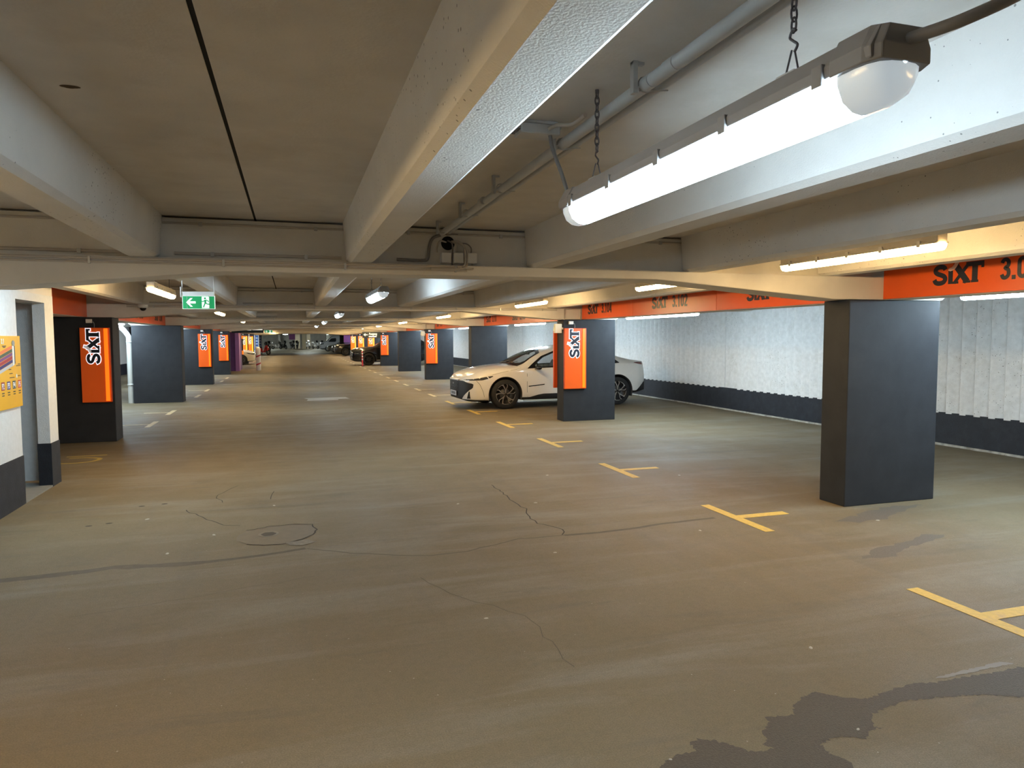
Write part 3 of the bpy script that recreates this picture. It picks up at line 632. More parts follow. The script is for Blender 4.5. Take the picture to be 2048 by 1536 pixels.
m_ = MB().box(-.165, -.158, -.02, .02, 2.06, 2.16); m_.box(-.165, -.145, -.012, .012, 2.105, 2.115); m_.tube([(-.15, 0, 2.115), (-.15, 0, 2.53)], .004, 6); m_.tube([(.145, 0, 2.115), (.145, 0, 2.53)], .005, 6); m_.build('bracket', M_BOXP, ex)
for x in (-.105, .095): MB().tube([(x, -.014, 2.075), (x, -.014, 1.94)], .0016, 6).build('wire_guard', M_STEEL, ex)
dm = thing('dome_camera', 'white dome camera with a black globe under the beam', 'camera', (-2.30, row(1)-.06, 2.215))
MB().lathe([(0, .0), (.075, .0), (.078, -.03), (.066, -.055), (.0, -.055)], (0, 0, 0), 'z', 24).build('housing', M_BOXP, dm)
MB().lathe([(.05, -.055), (.047, -.075), (.034, -.093), (.015, -.102), (0, -.104)], (0, 0, 0), 'z', 20).build('globe', mat('camera_globe', (.01, .01, .012), .08), dm)
MB().box(-.03, .03, .0, .058, -.03, -.005).build('mount', M_BOXP, dm)
pp2 = thing('conduit', 'white pipe with a tee joint above the orange panels by the lobby', 'pipe', (0, 0, 0))
MB().tube([(-3.1, 9.7, 2.30), (-2.36, 9.75, 2.27)], .014, 10).build('tube', M_BOXP, pp2); MB().tube([(-2.40, 9.75, 2.27), (-2.40, 9.75, 2.53)], .014, 10).build('riser', M_BOXP, pp2)
M_SGN = mat('sign_slate', (.035, .055, .075), .4); M_SW = mat('sign_text', (.9, .9, .85), .4, emit=(1, .95, .8), es=.9)
sg = thing('direction_sign', 'dark hanging sign with an arrow and exit wording, over the black SUV', 'sign', (4.05, 37.9, 1.84))
MB().box(-.48, .48, -.03, .03, -.17, .15).build('board', M_SGN, sg, bevel=.004)
m_ = MB(); m_.prism([(-.42, .0), (-.33, .075), (-.30, .055), (-.335, .018), (-.20, .018), (-.20, -.018), (-.335, -.018), (-.30, -.055), (-.33, -.075)], -.036, -.0305); m_.build('arrow', M_SW, sg)
text_mb('Ausgang', .15, .002, lambda x, y, z: (-.14+x, -.0325-z, .0+y), .004, .85).build('lettering', M_SW, sg)
MB().box(-.14, .26, -.036, -.0305, -.12, -.06).build('text_line', M_SW, sg)
m_ = MB()
for x in (-.4, .4): m_.tube([(x, 0, .15), (x, 0, .69)], .01, 6)
m_.build('hanger', M_STEEL, sg)
sg = thing('direction_sign', 'dark hanging sign with pale wording next to the far green exit sign', 'sign', (-1.95, 36.8, 2.06))
MB().box(-.80, .66, -.03, .03, -.12, .11).build('board', M_SGN, sg, bevel=.004)
m_ = MB().box(-.1, .1, -.036, -.0305, .0, .07); m_.box(-.45, -.15, -.036, -.0305, .0, .07); m_.box(.15, .62, -.036, -.0305, .015, .08); m_.build('text_line', M_SW, sg)
m_ = MB()
for x in (-.6, .5): m_.tube([(x, 0, .11), (x, 0, .47)], .01, 6)
m_.build('hanger', M_STEEL, sg)
e2 = copy_tree(ex); e2.location = (-1.06, 36.9, 0); e2.scale = (1.28, 1, 1); e2['label'] = 'small far green exit sign beside the dark direction sign'

# ------------------------------------------------------------------ info board on the lobby wall
ib = thing('info_board', 'yellow car park plan board with coloured level stripes on the white wall', 'sign', (-2.6, 7.5, .99))
M_IB = mat('board_yellow', (.80, .42, .012), .4, noise=.03)
MB().box(.001, .018, -.75, .695, 0, .696).build('board', M_IB, ib, bevel=.002)
def q(name, pts, m_, dz=0): return MB().prism([(p[0], p[1]) for p in pts], .0185, .0195+dz, 'x').build(name, m_, ib)
def deck(i, c):
    z1 = .605-.034*i; m_ = mat('deck_stripe_%s' % 'abcdef'[i], c, .5)
    q('level_stripe', [(.47, z1), (.47, z1-.029), (-.55, z1-.029-.20), (-.55, z1-.20)], m_, .0002*i)
for i, c in enumerate([(.75, .18, .06), (.05, .09, .06), (.16, .04, .20), (.35, .015, .03), (.02, .015, .14), (.5, .5, .52)]): deck(i, c)
q('lift_shaft', [(.475, .60), (.515, .605), (.515, .42), (.475, .405)], mat('board_white', (.8, .8, .8), .5), .002)
q('lift_side', [(.516, .605), (.54, .60), (.54, .43), (.516, .42)], mat('board_dark', (.05, .06, .06), .5), .002)
q('lift_mark', [(.505+.035*math.cos(a), .625+.028*math.sin(a)) for a in [i*math.pi/8 for i in range(16)]], mat('board_grey', (.25, .26, .27), .5), .003)
for i, (c, d) in enumerate([((.30, .01, .03), '2'), ((.03, .02, .2), '3'), ((.02, .06, .08), '4'), ((.65, .06, .04), '5')]):
    yy = .205+.140*i
    q('level_badge', [(yy-.038, .185), (yy+.038, .185), (yy+.038, .262), (yy-.038, .262)], mat('badge_%s' % 'abcd'[i], c, .5), .001)
    text_mb('P'+d, .075, .0005, (lambda a: lambda x, y, z: (.021+z, a+x, .197+y))(yy-.034), .002, .8).build('badge_text', mat('board_white', (.8, .8, .8)), ib)
    m_ = MB().box(.0185, .0192, yy-.03, yy+.03, .152, .162); m_.box(.0185, .0192, yy-.028, yy+.028, .130, .139); m_.build('badge_caption', M_DARKP, ib)
number_mb('3.1', .05, .06, lambda x, y, z: (.0195+z, .20+x, .62+y)).build('number', mat('board_white2', (.85, .85, .85)), ib)
m_ = MB()
for (y0, y1, z) in [(.22, .32, .600), (.24, .30, .588), (.55, .66, .405), (.60, .66, .42), (.36, .42, .375), (.37, .45, .335), (.37, .50, .295), (.58, .65, .305)]: m_.box(.0215, .0222, y0, y1, z-.003, z+.004)
m_.build('caption', M_DARKP, ib)
q('pictogram', [(.56+.016*math.cos(a), .305+.020*math.sin(a)) for a in [i*math.pi/6 for i in range(12)]], mat('board_white2', (.85, .85, .85)), .001)

# ------------------------------------------------------------------ downpipe, bollard, posts
dp = thing('downpipe', 'pale round downpipe with an elbow beside the second charcoal pillar of the lobby side', 'pipe', (-3.985, row(2)-.05, 0))
MB().tube(smoothpath([(0, 0, 0), (0, 0, .8), (0, 0, 1.62), (-.02, 0, 1.74), (-.10, 0, 1.86), (-.2, 0, 1.96), (-.24, 0, 2.02), (-.24, 0, 2.2)], 5), .066, 16).build('pipe', mat('downpipe_paint', (.60, .60, .56), .5), dp)
m_ = MB()
for z in (.45, 1.55): m_.lathe([(.066, 0), (.072, .002), (.072, .05), (.066, .052)], (0, 0, z), 'z', 20)
m_.build('socket', mat('downpipe_paint', (.60, .60, .56), .5), dp)
M_POSTW = mat('bollard_white', (.78, .76, .74), .5); M_POSTR = mat('marking_red', (.45, .02, .03), .4)
bo = thing('bollard', 'white bollard with two slanting red bands beside the purple core', 'bollard', (-1.66, 39.2, 0))
MB().lathe([(.115, 0), (.115, 1.10), (.10, 1.17), (.06, 1.22), (0, 1.23)], (0, 0, 0), 'z', 20).build('post', M_POSTW, bo)
for z in (.30, .72):
    V = []
    for i in range(20):
        a = 2*math.pi*i/20; V += [(.119*math.cos(a), .119*math.sin(a), z+.05*math.cos(a)), (.119*math.cos(a), .119*math.sin(a), z+.05*math.cos(a)+.075)]
    MB().add(V, [(2*i, (2*i+2) % 40, (2*i+3) % 40, 2*i+1) for i in range(20)], True).build('band', M_POSTR, bo)
fp = thing('flexible_post', 'thin red and white flexible post beside the front wheel of the black SUV', 'post', (3.97, 42.3, 0))
for i in range(7):
    MB().lathe([(.042, 0), (.042, (.38 if i == 0 else .085))], (0, 0, .0 if i == 0 else .38+.085*(i-1)), 'z', 14).build('segment', mat('post_red', (.62, .05, .06), .4) if i % 2 == 0 else M_POSTW, fp)
MB().lathe([(.042, .89), (.03, .92), (0, .925)], (0, 0, 0), 'z', 14).build('cap', M_POSTW, fp); MB().lathe([(0, .025), (.09, .02), (.1, 0)], (0, 0, 0), 'z', 16).build('base', M_DARKP, fp)
br = thing('barrier_post', 'black post with two amber lamps and a dark red board past the purple core', 'post', (-2.95, 47.35, 0))
MB().box(-.06, .06, -.06, .06, 0, 1.95).build('post', M_DARKP, br, bevel=.005)
MB().box(-.10, .08, -.09, -.061, .68, .91).build('lamp', M_ORANGE_STRIP, br, bevel=.01); MB().box(-.10, .08, -.09, -.061, 1.66, 1.83).build('lamp', M_ORANGE_STRIP, br, bevel=.01)
MB().box(-.42, -.07, -.04, -.02, .88, 1.66).build('board', mat('dark_red_board', (.14, .015, .02), .5), br)
MB().box(-.40, -.06, -.019, .0, 1.2, 1.24).build('bracket', M_DARKP, br)

# ------------------------------------------------------------------ floor markings
def tmark(x, y, side, m_, label, loop=False):
    s = side; mb = MB()
    mb.box(min(0, s*.095), max(0, s*.095), -.50, .50, .0012, .0030)
    mb.box(min(s*.095, s*.60), max(s*.095, s*.60), -.052, .052, .0012, .0030)
    o = mb.build('parking_mark', m_, loc=(x, y, 0)); return tag(o, label, 'floor marking', 'yellow bay markings of the %s side' % ('fluted wall' if s > 0 else 'lobby'), 'thing')
TL = ['bright yellow T mark cut by the picture edge', 'yellow T mark beside the bare charcoal pillar', 'yellow T mark with a broken joint, past the bare pillar', 'yellow T mark between the bare pillar and the sign pillar', 'yellow T mark at the foot of the sign pillar', 'yellow T mark beside the front wheel of the white car', 'yellow T mark under the nose of the white car']
num = ['first', 'second', 'third', 'fourth', 'fifth', 'sixth', 'seventh', 'eighth', 'ninth', 'tenth', 'eleventh', 'twelfth', 'thirteenth', 'fourteenth', 'fifteenth', 'sixteenth']
for k in range(0, 24):
    y = 3.05+2.437*k
    if 15.5 < k < 18.5: pass
    tmark(3.80, y, 1, M_YELLOW if k < 7 else M_PALEMARK, TL[k] if k < 7 else 'faded T mark of the fluted wall side, %s past the white car' % num[min(k-7, 15)] if k-7 < 16 else 'far faded T mark past the SUV, last one')
for i, y in enumerate([15.08, 17.4, 22.15, 24.55, 29.6, 32.0, 49.2, 54.0]):
    tmark(-2.57, y, -1, M_PALEMARK, ['faded T mark behind the black sign pillar', 'faded T mark before the downpipe pillar', 'faded T mark just past the downpipe pillar', 'faded T mark midway past the downpipe pillar', 'faded T mark past the second sign pillar of the lobby side', 'faded T mark before the third sign pillar of the lobby side', 'faded T mark past the purple core', 'far T mark by the cream car'][i])
pm = MB(); pm.ribbon([(-2.55, 11.29), (-3.05, 11.26)], .07, .002)
pm.ribbon(smoothpath([(-2.98, 11.12, 0), (-2.75, 11.10, 0), (-2.59, 11.0, 0), (-2.56, 10.88, 0), (-2.62, 10.74, 0), (-2.78, 10.66, 0), (-3.02, 10.68, 0)], 5), .065, .002)
tag(pm.build('painted_letter', mat('old_yellow', (.50, .38, .10), .65, noise=.15, nscale=20)), 'worn yellow painted loop and bar on the floor by the lobby', 'floor marking', None, 'thing')
o = MB().add([(.30, 20.30, .002), (1.42, 20.40, .002), (1.50, 19.80, .002), (1.19, 19.75, .002), (1.17, 19.47, .002), (.36, 19.44, .002), (.40, 19.95, .002)], [(0, 6, 5, 4, 3, 2, 1)]).build('mortar_patch', M_PATCHL, fix=False)
tag(o, 'pale rectangular mortar patch in the middle of the drive', 'floor patch', None, 'thing')

# joints, cracks and damp stains belong to the floor
def jag(pts, amp, step=.12):
    out = []
    for a, b in zip(pts[:-1], pts[1:]):
        n = max(1, int(math.hypot(b[0]-a[0], b[1]-a[1])/step))
        for i in range(n):
            t = i/n; out.append((a[0]+(b[0]-a[0])*t+random.uniform(-amp, amp), a[1]+(b[1]-a[1])*t+random.uniform(-amp, amp)))
    out.append(pts[-1]); return out
def fpart(name, mb, m_, label=None):
    o = mb.build(name, m_, fl, fix=False)
    if label: o['label'] = label
    return o
seam = jag([(-2.3, 5.56), (-1.94, 5.58), (-1.59, 5.59), (-1.26, 5.65), (-.78, 5.58), (-.44, 5.6), (-.12, 5.66), (.07, 5.71)], .010)
fpart('damp_joint', MB().ribbon(seam, [random.uniform(.06, .11) if i < len(seam)*.75 else random.uniform(.03, .06) for i in range(len(seam))], .0008), M_SEAMD)
fpart('joint', MB().ribbon(jag([(.07, 5.71), (.39, 5.47), (.97, 5.22), (1.27, 5.24), (1.76, 5.44), (2.15, 5.42)], .012), .014, .0009), M_SEAMD)
fpart('damp_joint', MB().ribbon(jag([(2.15, 5.42), (2.45, 5.41), (2.75, 5.43), (3.13, 5.5), (3.66, 5.53)], .006), .045, .0008), M_SEAMD)
fpart('crack', MB().ribbon(jag([(2.12, 7.57), (2.1, 6.59), (2.14, 6.4), (2.06, 6.17), (2.06, 5.85), (2.21, 5.61), (2.13, 5.44)], .016, .07), .011, .001), M_CRACK)
fpart('crack', MB().ribbon(jag([(-1.02, 7.38), (-.84, 7.02), (-.6, 6.66), (-.47, 6.60)], .016, .07), .010, .001), M_CRACK)
fpart('crack', MB().ribbon(jag([(-.62, 8.4), (-.80, 7.9), (-.70, 7.6)], .02, .1), .008, .001), M_CRACK)
fpart('crack', MB().ribbon(jag([(-.2, 8.0), (-.24, 7.6)], .02, .1), .008, .001), M_CRACK)
fpart('crack', MB().ribbon(jag([(.8, 4.75), (1.0, 4.3), (1.3, 3.9), (1.32, 3.2)], .02, .1), .005, .001), M_SEAMD)
fpart('crack', MB().ribbon(jag([(.1, 5.0), (-.6, 4.85), (-1.3, 4.7)], .02, .1), .004, .001), M_SEAMD)
fpart('joint', MB().ribbon(jag([(-2.5, 12.45), (-1.0, 12.6), (1.0, 12.75), (3.6, 12.85)], .02, .3), .05, .0008), mat('joint_pale', (.24, .215, .18), .7, noise=.2, nscale=5), 'pale joint filler across the drive')
fpart('joint', MB().ribbon(jag([(-2.5, 19.9), (-1.2, 20.0), (.3, 20.1)], .02, .3), .05, .0008), M_SEAMD)
fpart('joint', MB().ribbon([(-2.4, 27.6), (.5, 27.8), (3.6, 27.95), (5.08, 28.0)], .13, .0009), mat('joint_white', (.42, .39, .32), .7, noise=.2, nscale=6), 'pale joint strip across the drive')
stain = [(1.311, 2.326), (1.372, 2.364), (1.432, 2.376), (1.512, 2.386), (1.512, 2.43), (1.56, 2.452), (1.605, 2.432), (1.662, 2.376), (1.705, 2.315), (1.78, 2.301), (1.821, 2.298), (1.789, 2.335), (1.835, 2.362), (1.841, 2.423), (1.896, 2.442), (1.933, 2.503), (1.985, 2.498), (2.067, 2.492), (2.117, 2.56), (2.194, 2.6), (2.282, 2.632), (2.324, 2.597), (2.381, 2.535), (2.464, 2.503), (2.55, 2.516), (2.67, 2.54), (2.788, 2.548), (2.914, 2.521), (2.993, 2.53), (3.22, 2.516), (3.398, 2.523), (3.7, 2.50), (3.7, 2.25), (3.207, 2.283), (3.12, 2.311), (3.029, 2.363), (2.902, 2.395), (2.773, 2.415), (2.622, 2.432), (2.499, 2.414), (2.392, 2.392), (2.312, 2.31), (2.36, 2.29), (2.279, 2.291), (2.213, 2.241), (2.147, 2.29), (2.101, 2.291), (2.011, 2.271), (2.003, 2.201), (2.034, 2.128), (2.005, 2.088), (1.76, 1.6), (1.3, 1.6), (1.1, 2.2)]
def blob(pts, amp, step, z):
    p = jag(pts+[pts[0]], amp, step)[:-1]
    from mathutils.geometry import tessellate_polygon
    tri = tessellate_polygon([[Vector((a, b, 0)) for a, b in p]])
    return MB().add([(a, b, z) for a, b in p], [tuple(t) for t in tri])
fpart('wet_stain', blob(stain, .009, .013, .0010), M_STAIN, 'dark wet stain with frayed edges')
fpart('damp_spot', blob([(4.02, 4.15), (4.3, 4.32), (4.7, 4.40), (5.0, 4.52), (5.2, 4.47), (4.85, 4.33), (4.5, 4.26), (4.32, 4.13)], .02, .06, .0010), M_STAIN2)
fpart('damp_spot', blob([(4.6, 5.10), (5.0, 5.22), (5.5, 5.38), (5.9, 5.35), (5.5, 5.2), (5.1, 5.0), (4.8, 5.0)], .03, .08, .0010), M_STAIN2)
fpart('pale_scuff', blob([(3.45, 2.56), (3.0, 2.545), (2.93, 2.56), (3.1, 2.575), (3.4, 2.59)], .006, .02, .0013), mat('pale_scuff', (.22, .20, .18), .6))
dr = thing('floor_drain', 'small round floor drain in a smooth screed patch with a cracked rim', 'drain', (-.20, 6.20, 0))
ring = [(-.28+.0, .0), (-.20, .19), (-.02, .27), (.2, .28), (.33, .22), (.36, .05), (.33, -.10), (.24, -.22), (.10, -.30), (-.05, -.30), (-.18, -.22), (-.27, -.1)]
pr = jag(ring+[ring[0]], .01, .06)[:-1]
MB().add([(a, b, .0022) for a, b in pr], [tuple(range(len(pr)))]).build('screed_patch', M_PATCHC, dr)
MB().ribbon(jag([(-.20, .20), (-.02, .28), (.2, .29), (.34, .23), (.37, .05), (.34, -.10), (.25, -.22), (.10, -.31), (-.05, -.31), (-.18, -.23)], .008, .04), .012, .0026).build('rim_crack', M_CRACK, dr)
MB().lathe([(.060, .004), (.072, .0065), (.084, .004)], (-.02, .02, 0), 'z', 32).build('grate_ring', mat('drain_ring', (.20, .17, .13), .55), dr)
MB().add([(-.02+(.058+.004*math.cos(6*a))*math.cos(a), .02+(.058+.004*math.cos(6*a))*math.sin(a), .0045) for a in [i*math.pi/24 for i in range(48)]], [tuple(range(48))]).build('grate_cover', mat('drain_cover', (.055, .045, .035), .6), dr)
MB().add([(.12, -.29, .003), (.28, -.24, .003), (.36, -.33, .003), (.25, -.40, .003), (.16, -.37, .003)], [(4, 3, 2, 1, 0)]).build('mortar_fill', mat('mortar_fill', (.20, .175, .14), .7, noise=.2, nscale=30), dr)
def spot(i, x, y, r, lab):
    o = MB().lathe([(0, .004), (r*.7, .0035), (r, 0)], (0, 0, 0), 'z', 9).build('chewing_gum', mat('gum_pale', (.50, .46, .40), .7), loc=(x, y, .0)); o.scale = (1.3, .8, 1); o.rotation_euler.z = i
    tag(o, lab, 'chewing gum', 'pale gum spots on the floor', 'thing')
for i, (x, y, r) in enumerate([(1.06, 3.93, .011), (2.60, 3.02, .012), (-.66, 6.35, .016), (1.9, 5.0, .012), (-1.3, 7.1, .018), (-.2, 7.3, .016), (2.3, 6.6, .015), (2.9, 7.9, .018), (4.4, 7.4, .016), (5.0, 5.0, .014), (1.55, 6.8, .014), (-.95, 5.9, .016), (1.38, 2.36, .006), (2.24, 2.31, .008), (3.3, 5.2, .014)]):
    spot(i, x, y, r, 'pale gum spot on the floor, ' + ['in the middle of the drive', 'near the wet stain', 'before the drain patch', 'past the seam crossing', 'by the lobby wall', 'behind the drain patch', 'beside the long crack', 'towards the third T mark', 'inside the first bay past the pillar', 'in front of the bare pillar', 'between crack and drain', 'on the lobby side of the damp joint', 'at the edge of the wet stain', 'inside the wet stain', 'before the second T mark'][i])
for i, (x, y) in enumerate([(-1.45, 7.68), (-1.25, 7.72), (-1.75, 7.0), (-1.6, 7.05)]):
    o = MB().lathe([(0, .0025), (.018, .002), (.025, 0)], (0, 0, 0), 'z', 9).build('oil_spot', M_CRACK, loc=(x, y, 0)); o.scale = (1.2, .7, 1); tag(o, 'dark oil drip on the floor before the door opening, ' + ['far pair, first', 'far pair, second', 'near pair, first', 'near pair, second'][i], 'oil spot', 'oil drips by the lobby', 'thing')
# ------------------------------------------------------------------ vehicles
def pchip(X, Y):
    X = np.array(X, float); Y = np.array(Y, float); h = np.diff(X); d = np.diff(Y)/h; m = np.zeros(len(X))
    for i in range(1, len(X)-1):
        if d[i-1]*d[i] > 0:
            w1 = 2*h[i]+h[i-1]; w2 = h[i]+2*h[i-1]; m[i] = (w1+w2)/(w1/d[i-1]+w2/d[i])
    m[0] = d[0]; m[-1] = d[-1]
    def f(x):
        x = min(max(x, X[0]), X[-1]); i = min(max(np.searchsorted(X, x)-1, 0), len(X)-2); t = (x-X[i])/h[i]
        return ((1+2*t)*(1-t)**2*Y[i]+t*(1-t)**2*h[i]*m[i]+t*t*(3-2*t)*Y[i+1]+t*t*(t-1)*h[i]*m[i+1])
    return f
def pd(P, x, y):
    """signed distance to polygon P, negative inside"""
    best = 1e9; ins = False; n = len(P)
    for i in range(n):
        ax, ay = P[i]; bx, by = P[(i+1) % n]; ex, ey = bx-ax, by-ay; wx, wy = x-ax, y-ay
        t = max(0, min(1, (wx*ex+wy*ey)/(ex*ex+ey*ey+1e-12))); dx, dy = wx-ex*t, wy-ey*t; best = min(best, dx*dx+dy*dy)
        if (ay > y) != (by > y) and x < ex*(y-ay)/(ey+1e-12)+ax: ins = not ins
    d = math.sqrt(best); return -d if ins else d
def clip(V, F, fn, sel):
    """split faces by the level set fn = 0 among the faces chosen by sel; returns (inside, rest)"""
    ins, rest = [], []; cache = {}; val = {}
    for f in F:
        c = [sum(V[i][k] for i in f)/len(f) for k in range(4)]
        if not sel(c): rest.append(f); continue
        for i in f:
            if i not in val: val[i] = fn(V[i])
        s_ = [val[i] for i in f]
        if max(s_) <= 0: ins.append(f); continue
        if min(s_) > 0: rest.append(f); continue
        a, b = [], []; n = len(f)
        for k in range(n):
            i, j = f[k], f[(k+1) % n]; fi, fj = val[i], val[j]
            (a if fi <= 0 else b).append(i)
            if (fi <= 0) != (fj <= 0):
                key = (min(i, j), max(i, j))
                if key not in cache:
                    i0, j0 = key; t = val[i0]/(val[i0]-val[j0]); V.append(tuple(V[i0][q]+(V[j0][q]-V[i0][q])*t for q in range(4))); cache[key] = len(V)-1; val[len(V)-1] = 0
                a.append(cache[key]); b.append(cache[key])
        if len(a) > 2: ins.append(tuple(a))
        if len(b) > 2: rest.append(tuple(b))
    return ins, rest
def emit_half(V, F, name, m_, parent, off=0, both=True, smooth=True):
    if not F: return None
    used = {}; W = []; G = []
    for f in F:
        g = []
        for i in f:
            if i not in used: used[i] = len(W); W.append(V[i][:3])
            g.append(used[i])
        G.append(tuple(g))
    n = len(W)
    VV = W+([(x, -y, z) for x, y, z in W] if both else []); FF = G+([tuple(i+n for i in g[::-1]) for g in G] if both else [])
    me = bpy.data.meshes.new(name); me.from_pydata(VV, [], FF)
    import bmesh
    bm = bmesh.new(); bm.from_mesh(me); bmesh.ops.remove_doubles(bm, verts=bm.verts, dist=1e-4); bmesh.ops.recalc_face_normals(bm, faces=bm.faces); bm.to_mesh(me); bm.free()
    for p in me.polygons: p.use_smooth = smooth
    me.materials.append(m_); o = bpy.data.objects.new(name, me); COL.objects.link(o); o.parent = parent
    try: me.set_sharp_from_angle(angle=.75)
    except Exception: pass
    return o
NO = .087
def emit_sides(V, F, name, m_, parent):
    emit_half(V, F, name, m_, parent, both=False); emit_half([(p[0], -p[1], p[2], p[3]) for p in V], F, name, m_, parent, both=False)
class Body:
    """loft along the car: table rows are x, zc (centre top), ze (edge top), wt (edge half width), zb (belt), wb, wm, zl"""
    def __init__(s, T, zmid=.60):
        T = list(zip(*T)); s.L = T[0][-1]; s.x0 = T[0][0]; s.f = [pchip(T[0], c) for c in T[1:]]; s.zmid = zmid
    def half(s, x, q=1.0):
        zc, ze, wt, zb, wb, wm, zl = [f(x) for f in s.f]; P = []
        n1 = max(3, int(8*q))
        for i in range(n1+1):
            t = i/n1; P.append((wt*t, zc-(zc-ze)*t**2.4, t))
        n2 = max(2, int(6*q))
        for i in range(1, n2+1):
            t = i/n2; P.append((wt+(wb-wt)*t+.018*math.sin(math.pi*t), ze+(zb-ze)*t, 1+t))
        zm = s.zmid; lo = [(wb, zb), (wb+(wm-wb)*.55, zb-(zb-zm)*.25), (wm, zm+.04), (wm-.004, zm-.12), (wm-.012, zm-.25), (wm-.03, zl+.06), (wm-.075, zl)]
        sp = smoothpath([(a, b, 0) for a, b in lo], max(2, int(4*q)))
        for i, p in enumerate(sp[1:]): P.append((p.x, p.y, 2+(i+1)/(len(sp)-1)))
        P.append((wm*.6, zl, 3.5)); P.append((0, zl, 4))
        return P
    def grid(s, dx, q=1.0):
        xs = list(np.arange(s.x0, s.L, dx))+[s.L]; V = []; F = []
        rows = []
        def ring(x, sc, bulge):
            P = s.half(x, q); zc = P[0][1]; zl = P[-1][1]; zm = zl+(zc-zl)*.5
            idx = []
            for (y, z, v) in P: V.append((x+bulge, y*sc, zm+(z-zm)*sc, v)); idx.append(len(V)-1)
            rows.append(idx)
        for sc in (.02, .3, .55, .78, .92): ring(s.x0, sc, -.02*(1-sc*sc))
        for x in xs: ring(x, 1, 0)
        for sc in (.92, .78, .55, .3, .02): ring(s.L, sc, .02*(1-sc*sc))
        for a, b in zip(rows[:-1], rows[1:]):
            for k in range(len(a)-1): F.append((a[k], b[k], b[k+1], a[k+1]))
        return V, F
    def sidey(s, x, z):
        P = [(a, b) for a, b, v in s.half(x) if v >= 1 and v <= 3]
        for (a, b), (c, d) in zip(P[:-1], P[1:]):
            if (b-z)*(d-z) <= 0 and b != d: return a+(c-a)*(z-b)/(d-b)
        return P[-1][0]
    def strip(s, mb, pts, w_, off=.003, side=1):
        """thin ribbon lying on the flank along pts (x, z)"""
        n = len(pts); V = []
        for i in range(n):
            a = pts[max(i-1, 0)]; b = pts[min(i+1, n-1)]; d = Vector((b[0]-a[0], b[1]-a[1])).normalized(); q_ = Vector((-d.y, d.x))*w_/2
            for sg in (1, -1):
                x, z = pts[i][0]+q_.x*sg, pts[i][1]+q_.y*sg; V.append((x, side*(s.sidey(x, z)+off), z))
        mb.add(V, [(2*i, 2*i+2, 2*i+3, 2*i+1) for i in range(n-1)])
M_TYRE = mat('tyre_rubber', (.018, .018, .019), .75, noise=.1); M_RIMB = mat('rim_black', (.02, .02, .022), .35, metal=.3)
M_ALU = mat('rim_machined', (.72, .71, .70), .28, metal=.85); M_GLASS = mat('tinted_glass', (.06, .085, .08), .04, alpha=.42, spec=.6)
M_GLASSD = mat('dark_glass', (.012, .014, .016), .05, spec=.6); M_TRIM = mat('gloss_black_trim', (.012, .012, .014), .2); M_LOWT = mat('lower_trim', (.022, .022, .024), .5)
M_LAMP = mat('headlamp_lens', (.06, .065, .07), .08, spec=.7); M_LED = mat('daylight_strip', (.85, .87, .9), .25); M_RED = mat('tail_lens', (.16, .02, .02), .15)
M_PLATE = mat('number_plate', (.80, .81, .84), .35); M_INT = mat('cabin_dark', (.03, .028, .026), .8); M_SILV = mat('satin_silver', (.55, .56, .57), .3, metal=.7)
M_DISC = mat('brake_metal', (.10, .10, .10), .5, metal=.4)
def wheel(parent, x, y, r, out, style='petal', w_=.235, rimc=None, seg=40):
    """out = -1 or 1: which way the outer face looks along y"""
    h = bpy.data.objects.new('wheel', MB().lathe([(r*.70, -w_/2), (r*.93, -w_/2), (r*.985, -w_*.42), (r, -w_*.25), (r, w_*.25), (r*.985, w_*.42), (r*.93, w_/2), (r*.70, w_/2)], (0, 0, 0), 'y', seg).build('w', M_TYRE).data)
    tmp = [o for o in COL.objects if o.name == 'w' or o.name.startswith('w.')]
    for o in tmp: bpy.data.objects.remove(o)
    COL.objects.link(h); h.parent = parent; h.location = (x, y, r); rr = r*.705; o_ = out*w_/2
    MB().lathe([(rr, out*(w_/2+.002)), (rr*.93, o_*.86), (rr*.88, o_*.3), (0.02, o_*.25)], (0, 0, 0), 'y', seg).build('rim', rimc or M_RIMB, h)
    sp = MB(); al = rimc or M_ALU
    if style == 'petal':
        for k in range(5):
            a0 = 2*math.pi*k/5+.3
            def pt(rad, a): return (rad*math.cos(a0+a), rad*math.sin(a0+a))
            for pts, ww in (([pt(rr*.12, 0), pt(rr*.45, .10), pt(rr*.80, .26), pt(rr*.98, .34)], [.016, .014, .020, .042]), ([pt(rr*.12, .0), pt(rr*.45, -.10), pt(rr*.80, -.22), pt(rr*.98, -.10)], [.016, .012, .014, .016]), ([pt(rr*.965, .30), pt(rr*.975, .62), pt(rr*.965, .95)], [.030, .018, .008])):
                stroke(sp, pts, ww, 0, o_*.80, o_*.97, lambda x_, y_, z_: (x_, z_, y_))
        sp.build('spokes', al, h)
    else:
        for k in range(10 if style == 'multi' else 5):
            a0 = 2*math.pi*k/(10 if style == 'multi' else 5); stroke(sp, [(rr*.1*math.cos(a0), rr*.1*math.sin(a0)), (rr*.97*math.cos(a0), rr*.97*math.sin(a0))], .030 if style == 'multi' else .055, 0, o_*.7, o_*.95, lambda x_, y_, z_: (x_, z_, y_))
        sp.build('spokes', al, h)
    MB().lathe([(0, o_*1.0), (.028, o_*.99), (.034, o_*.85)], (0, 0, 0), 'y', 16).build('hub', M_RIMB, h)
    MB().lathe([(.13, o_*.28), (.13, o_*.34), (.02, o_*.36)], (0, 0, 0), 'y', 24).build('brake_disc', M_DISC, h)
    return h
